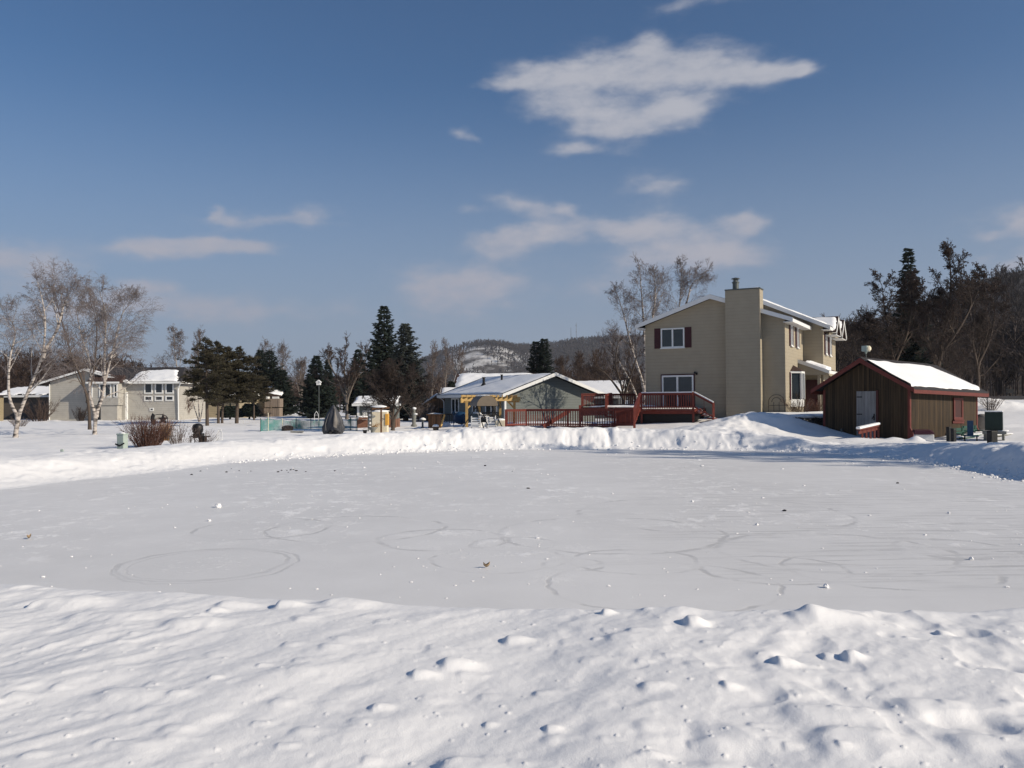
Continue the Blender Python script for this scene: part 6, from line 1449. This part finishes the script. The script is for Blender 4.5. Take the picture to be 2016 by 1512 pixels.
def shrubs():
    shrub('red_twig_bush', 'dense red-brown twiggy bush beside the green utility pedestal', 'bush', 291, 876, 32.5, .95, 1.15, 260, 1, twigred, .62, .008, 3)
    shrub('thin_bush', 'thin open bare bush between the red-brown bush and the barbecue', 'bush', 352, 870, 33, .55, .95, 46, 2, twiggrey, .75, .008, 4)
    shrub('thin_bush', 'scraggly low bare stems around the barbecue legs', 'bush', 402, 868, 33.4, .4, .7, 36, 3, twig, .9, .006, 3)
    shrub('grass_clump', 'tan dry ornamental grass clump behind the red-brown bush', 'ornamental grass', 325, 846, 38, .35, .98, 240, 4, drygrass, .22, .007, 0)
    shrub('bare_shrub', 'bare brown shrub growing below the white bay window', 'bush', 1575, 818, 45.2, .55, 1.15, 30, 5, twig, .8, .012, 5, None, .25)
    shrub('bare_shrub', 'reddish low shrub growing by the porch steps', 'bush', 1600, 815, 47.5, .6, .8, 90, 6, twigred, .7, .008, 3, None, .3)
    shrub('bare_shrub', 'brown brushy shrub right of the shed end wall', 'bush', 1952, 800, 58, .7, 1.1, 50, 7, twig, .8, .010, 4)
    shrub('bare_shrub', 'snow-flecked low shrub in front of the dark house wing at far left', 'bush', 38, 832, 62, .9, .65, 60, 8, twiggrey, .9, .012, 3)
    shrub('bare_shrub', 'dark low shrub against the grey gable wall', 'bush', 158, 828, 82, .8, 1.3, 60, 9, twigdark, .5, .02, 3)
    shrub('bare_shrub', 'brown bare shrub before the shaded house wing at left', 'bush', 78, 826, 82, 1.6, 2.1, 60, 10, twig, .8, .02, 4)
    shrub('bare_shrub', 'rusty leafless shrub at the right corner of the grey house', 'bush', 356, 828, 88, 1.0, 2.4, 110, 11, twigred, .45, .02, 4)
    shrub('bare_shrub', 'pale snow-laden shrub right of the crabapple', 'bush', 830, 828, 70, 1.1, 1.7, 70, 12, twiggrey, .8, .012, 5)
shrubs()
#%%FAR
def woodland(name, pts, hts, crown, seed, material, thick, limbs=9, br=5, tw=4, trunk=.12, upright=.9):
    """a far wood that reads as one mass: trunks, limbs, branches, twigs of many trees in one object"""
    rs = np.random.RandomState(seed); P = np.asarray(pts, float); N = len(P); Hh = np.asarray(hts, float)
    P0 = [P-np.array([0, 0, .4])]; P1 = [P+np.stack([0*Hh, 0*Hh, Hh*.85], -1)]; R0 = [np.full(N, trunk)]; R1 = [np.full(N, trunk*.3)]
    def lvl(base, dirs, lens, k, ang, ratio, r):
        n = len(base); b = np.repeat(base, k, 0); dd = np.repeat(dirs, k, 0); ll = np.repeat(lens, k)
        t = rs.uniform(.2, 1.0, n*k); o = b+dd*(ll*t)[:, None]
        v = rs.normal(size=(n*k, 3)); v -= dd*(v*dd).sum(1, keepdims=True); v /= np.linalg.norm(v, axis=1, keepdims=True)
        a = np.radians(ang)*rs.uniform(.6, 1.3, n*k); nd = dd*np.cos(a)[:, None]+v*np.sin(a)[:, None]; nd[:, 2] += .15; nd /= np.linalg.norm(nd, axis=1, keepdims=True)
        nl = ll*ratio*rs.uniform(.6, 1.2, n*k)*(1.2-.5*t); P0.append(o); P1.append(o+nd*nl[:, None]); R0.append(np.full(n*k, r)); R1.append(np.full(n*k, r*.5)); return o, nd, nl
    n = N*limbs; b = np.repeat(P, limbs, 0); hh = np.repeat(Hh, limbs); t = rs.uniform(.2, .9, n); o = b+np.stack([0*t, 0*t, hh*t*.9], -1)
    a = rs.rand(n)*6.283; nd = np.stack([np.cos(a), np.sin(a), np.full(n, upright)+t*.6], -1); nd /= np.linalg.norm(nd, axis=1, keepdims=True)
    ln = crown*hh*(1.15-t*.75)*rs.uniform(.7, 1.2, n); P0.append(o); P1.append(o+nd*ln[:, None]); R0.append(np.full(n, thick*1.8)); R1.append(np.full(n, thick))
    s = lvl(o, nd, ln, br, 42, .55, thick)
    if tw: lvl(*s, tw, 40, .6, thick*.8)
    return stuff(tubes(name, np.concatenate(P0), np.concatenate(P1), np.concatenate(R0), np.concatenate(R1), 3, material))
def woods():
    rs = np.random.RandomState(77)
    def band(pa, pb, d0, d1, n, top_fn, jit=.12):
        pts = []; hs = []
        for i in range(n):
            px = rs.uniform(pa, pb); d = rs.uniform(d0, d1); q = W(px, 800, d); z = gz(q.x, d); h = (W(px, top_fn(px)+rs.normal(0, 5), d).z-z)*rs.uniform(1-jit*2, 1.03)
            pts.append((q.x, d, z)); hs.append(max(2.5, h))
        return pts, hs
    p, h = band(-260, 330, 108, 140, 360, lambda x: np.interp(x, [-260, 0, 120, 250, 330], [690, 688, 684, 690, 735])); woodland('woodland_behind_houses', p, h, .36, 1, wood_far, .03)
    p, h = band(330, 960, 132, 175, 300, lambda x: np.interp(x, [330, 480, 620, 760, 880, 960], [735, 735, 738, 730, 748, 765])); woodland('woodland_beyond_lawn', p, h, .36, 2, wood_far, .045)
    p, h = band(940, 1300, 125, 160, 150, lambda x: np.interp(x, [940, 1040, 1130, 1300], [760, 738, 720, 712])); woodland('woodland_behind_blue_house', p, h, .36, 3, wood_far, .045)
    p, h = band(1540, 1720, 100, 140, 60, lambda x: np.interp(x, [1540, 1600, 1680, 1720], [622, 616, 606, 600])); woodland('woodland_behind_tan_house', p, h, .33, 4, wood_far, .035)
    p, h = band(1640, 1950, 66, 92, 60, lambda x: np.interp(x, [1640, 1760, 1860, 1950], [650, 640, 640, 690])); woodland('thicket_behind_shed', p, h, .36, 5, twigdark, .02)
woods()
def hill_h(x, y):
    t = np.clip(14+.34*(x-105), 0, 62); return t*sst(92, 265, y)*sst(40, 70, x)+gheight(x, y)-.25+1.2*fbm(x*.03, y*.03, 4)*sst(95, 140, y)
def right_hill():
    xs = np.linspace(30, 420, 100); ys = np.linspace(82, 430, 80); X, Y = np.meshgrid(xs, ys); Z = hill_h(X, Y); n, m = X.shape; idx = np.arange(n*m).reshape(n, m)
    q = np.stack([idx[:-1, :-1], idx[:-1, 1:], idx[1:, 1:], idx[1:, :-1]], -1).reshape(-1, 4); struct(npmesh('hill', np.stack([X, Y, Z], -1).reshape(-1, 3), q, mat('leaf_litter', (.07, .055, .045), .95, .5, .15), None, True))
    rs = np.random.RandomState(12); pts = []; hs = []
    for i in range(620):
        u = rs.uniform(.36, .72); d = 96+rs.rand()**1.3*200; x = u*d*1.0
        if x < 42: continue
        z = float(hill_h(np.array([x]), np.array([d]))[0]); pts.append((x, d, z)); hs.append(rs.uniform(7.5, 12.5))
    woodland('hillside_forest', pts, hs, .34, 6, wood_hill, .07, 8, 5, 3, .14)
right_hill()
def bluff_mat():
    m = bpy.data.materials.new('bluff_ground'); t = nt(m); N = t.nodes; L = t.links; M = lambda op, a, b=None, c=None: math_(N, L, op, a, b, c)
    o = N.new('ShaderNodeOutputMaterial'); p = N.new('ShaderNodeBsdfPrincipled'); L.new(p.outputs[0], o.inputs[0]); p.inputs['Roughness'].default_value = .95; p.inputs['Specular IOR Level'].default_value = .05
    tc = N.new('ShaderNodeTexCoord'); a = N.new('ShaderNodeTexNoise'); a.inputs['Scale'].default_value = .03; a.inputs['Detail'].default_value = 8; a.inputs['Roughness'].default_value = .65; L.new(tc.outputs['Object'], a.inputs['Vector'])
    cr = N.new('ShaderNodeValToRGB'); e = cr.color_ramp.elements; e[0].position = .50; e[0].color = (.085, .075, .07, 1); e[1].position = .66; e[1].color = (.62, .61, .60, 1); 
    c0 = W(945, 715, 1330); dd = N.new('ShaderNodeVectorMath'); dd.operation = 'DISTANCE'; L.new(tc.outputs['Object'], dd.inputs[0]); dd.inputs[1].default_value = (c0.x, c0.y, c0.z)
    mr = N.new('ShaderNodeMapRange'); mr.interpolation_type = 'SMOOTHSTEP'; L.new(dd.outputs['Value'], mr.inputs[0]); mr.inputs[1].default_value = 150; mr.inputs[2].default_value = 60; mr.inputs[3].default_value = -.10; mr.inputs[4].default_value = .10
    L.new(M('ADD', a.outputs['Fac'], mr.outputs[0]), cr.inputs[0]); L.new(cr.outputs[0], p.inputs['Base Color']); return m
RIDGE = [(-600, 770), (300, 765), (560, 752), (700, 735), (790, 716), (850, 694), (885, 681), (930, 676), (985, 671), (1010, 674), (1060, 673), (1100, 668), (1135, 662), (1190, 659), (1260, 656), (1400, 652), (1650, 660), (2000, 690), (2600, 720)]
def far_bluff():
    D0, D1 = 950., 1600.
    pxs = np.linspace(-500, 2500, 360); az = np.array([math.atan2(ray(p, 700).x, ray(p, 700).y) for p in pxs])
    ry = np.interp(pxs, [a for a, _ in RIDGE], [b for _, b in RIDGE]); rz = np.array([(ray(p, y).z/math.hypot(ray(p, y).x, ray(p, y).y)) for p, y in zip(pxs, ry)])*D1+H-13
    ds = np.concatenate([np.linspace(D0, D1, 46), [1750, 2300]]); A, Dm = np.meshgrid(az, ds); Rz = np.broadcast_to(rz, A.shape)
    t = np.clip((Dm-D0)/(D1-D0), 0, 1); prof = sst(0, 1, t**.9)
    X = Dm*np.sin(A); Y = Dm*np.cos(A); Z = Rz*prof-3+5*fbm(X*.006, Y*.006, 4)*t*(1-t)*4
    # a steeper bare spur at the left end
    a1 = math.atan2(ray(945, 700).x, ray(945, 700).y); sp = np.exp(-((A-a1)/.045)**2)*np.exp(-((Dm-1380)/120)**2); Z += 16*sp
    n, m = A.shape; idx = np.arange(n*m).reshape(n, m); q = np.stack([idx[:-1, :-1], idx[:-1, 1:], idx[1:, 1:], idx[1:, :-1]], -1).reshape(-1, 4)
    struct(npmesh('bluff', np.stack([X, Y, Z], -1).reshape(-1, 3), q, bluff_mat(), None, True))
    rs = np.random.RandomState(5); pts = []; hs = []
    k = 34000; ia = rs.rand(k)*(len(az)-1.01); idd = rs.rand(k)**.8*45.9
    for u, v in zip(ia, idd):
        i, j = int(v), int(u); fx, fy = u-j, v-i
        px = np.interp(u, np.arange(len(az)), pxs)
        if px < 640 or px > 1300: 
            if rs.rand() < .6: continue
        P = lambda G: (G[i, j]*(1-fx)+G[i, j+1]*fx)*(1-fy)+(G[i+1, j]*(1-fx)+G[i+1, j+1]*fx)*fy
        x, y, z = P(X), P(Y), P(Z); dd = math.hypot(x, y); py = 789-(z-H)/dd*FPX*1.0
        bare = 0
        if 868 < px < 1010 and 676 < py < 752:
            c = (px-940)/72; e = (py-(700+.28*(px-890)))/30; bare = math.exp(-(c*c+e*e)*1.1)*1.15
        if rs.rand() < bare: continue
        if 1160 < px < 1215 and 690 < py < 735 and rs.rand() < .6: continue
        pts.append((x, y, z)); hs.append(rs.uniform(9, 15))
    woodland('bluff_forest', pts, hs, .3, 9, mat('bluff_twigs', (.06, .052, .05), .95, .3, .01), .38, 5, 2, 0, .35)
    for px, top, lab in ((1134.5, 636, 'taller thin red-and-white radio mast on the far bluff'), (1124, 645, 'shorter thin radio mast on the far bluff')):
        d = 1590; b = W(px, 664, d); zt = W(px, top, d).z; r = T('radio_mast', lab, 'radio mast', (b.x, d, b.z-12), 0, 'radio masts on the far bluff')
        h = zt-b.z+12; m = MB()
        for a in range(3): m.tube((.5*math.cos(a*2.1), .5*math.sin(a*2.1), 0), (.35*math.cos(a*2.1), .35*math.sin(a*2.1), h), .13, n=4)
        for i in range(int(h/1.5)):
            for a in range(3): m.tube((.45*math.cos(a*2.1), .45*math.sin(a*2.1), i*1.5), (.45*math.cos(a*2.1+2.1), .45*math.sin(a*2.1+2.1), i*1.5+1.5), .08, n=4)
        m.obj('lattice', mastm, r)
        if top < 640:
            for z in (h*.55, h*.85): MB().lathe([(.3, z), (.9, z+.3), (.9, z+1.5), (.3, z+1.8)], (0, 0, 0), 10).obj('antenna_drum', mastm, r)
far_bluff()

def haze():
    m = bpy.data.materials.new('valley_air'); t = nt(m); N = t.nodes; o = N.new('ShaderNodeOutputMaterial'); v = N.new('ShaderNodeVolumePrincipled'); t.links.new(v.outputs[0], o.inputs['Volume'])
    v.inputs['Color'].default_value = (.86, .90, 1.0, 1); v.inputs['Density'].default_value = .00014; v.inputs['Anisotropy'].default_value = .2
    b = MB(); b.box(-2500, 2500, -2500, 2500, -14, 210); stuff(b.obj('haze', m)); S.cycles.volume_bounces = 0
haze()
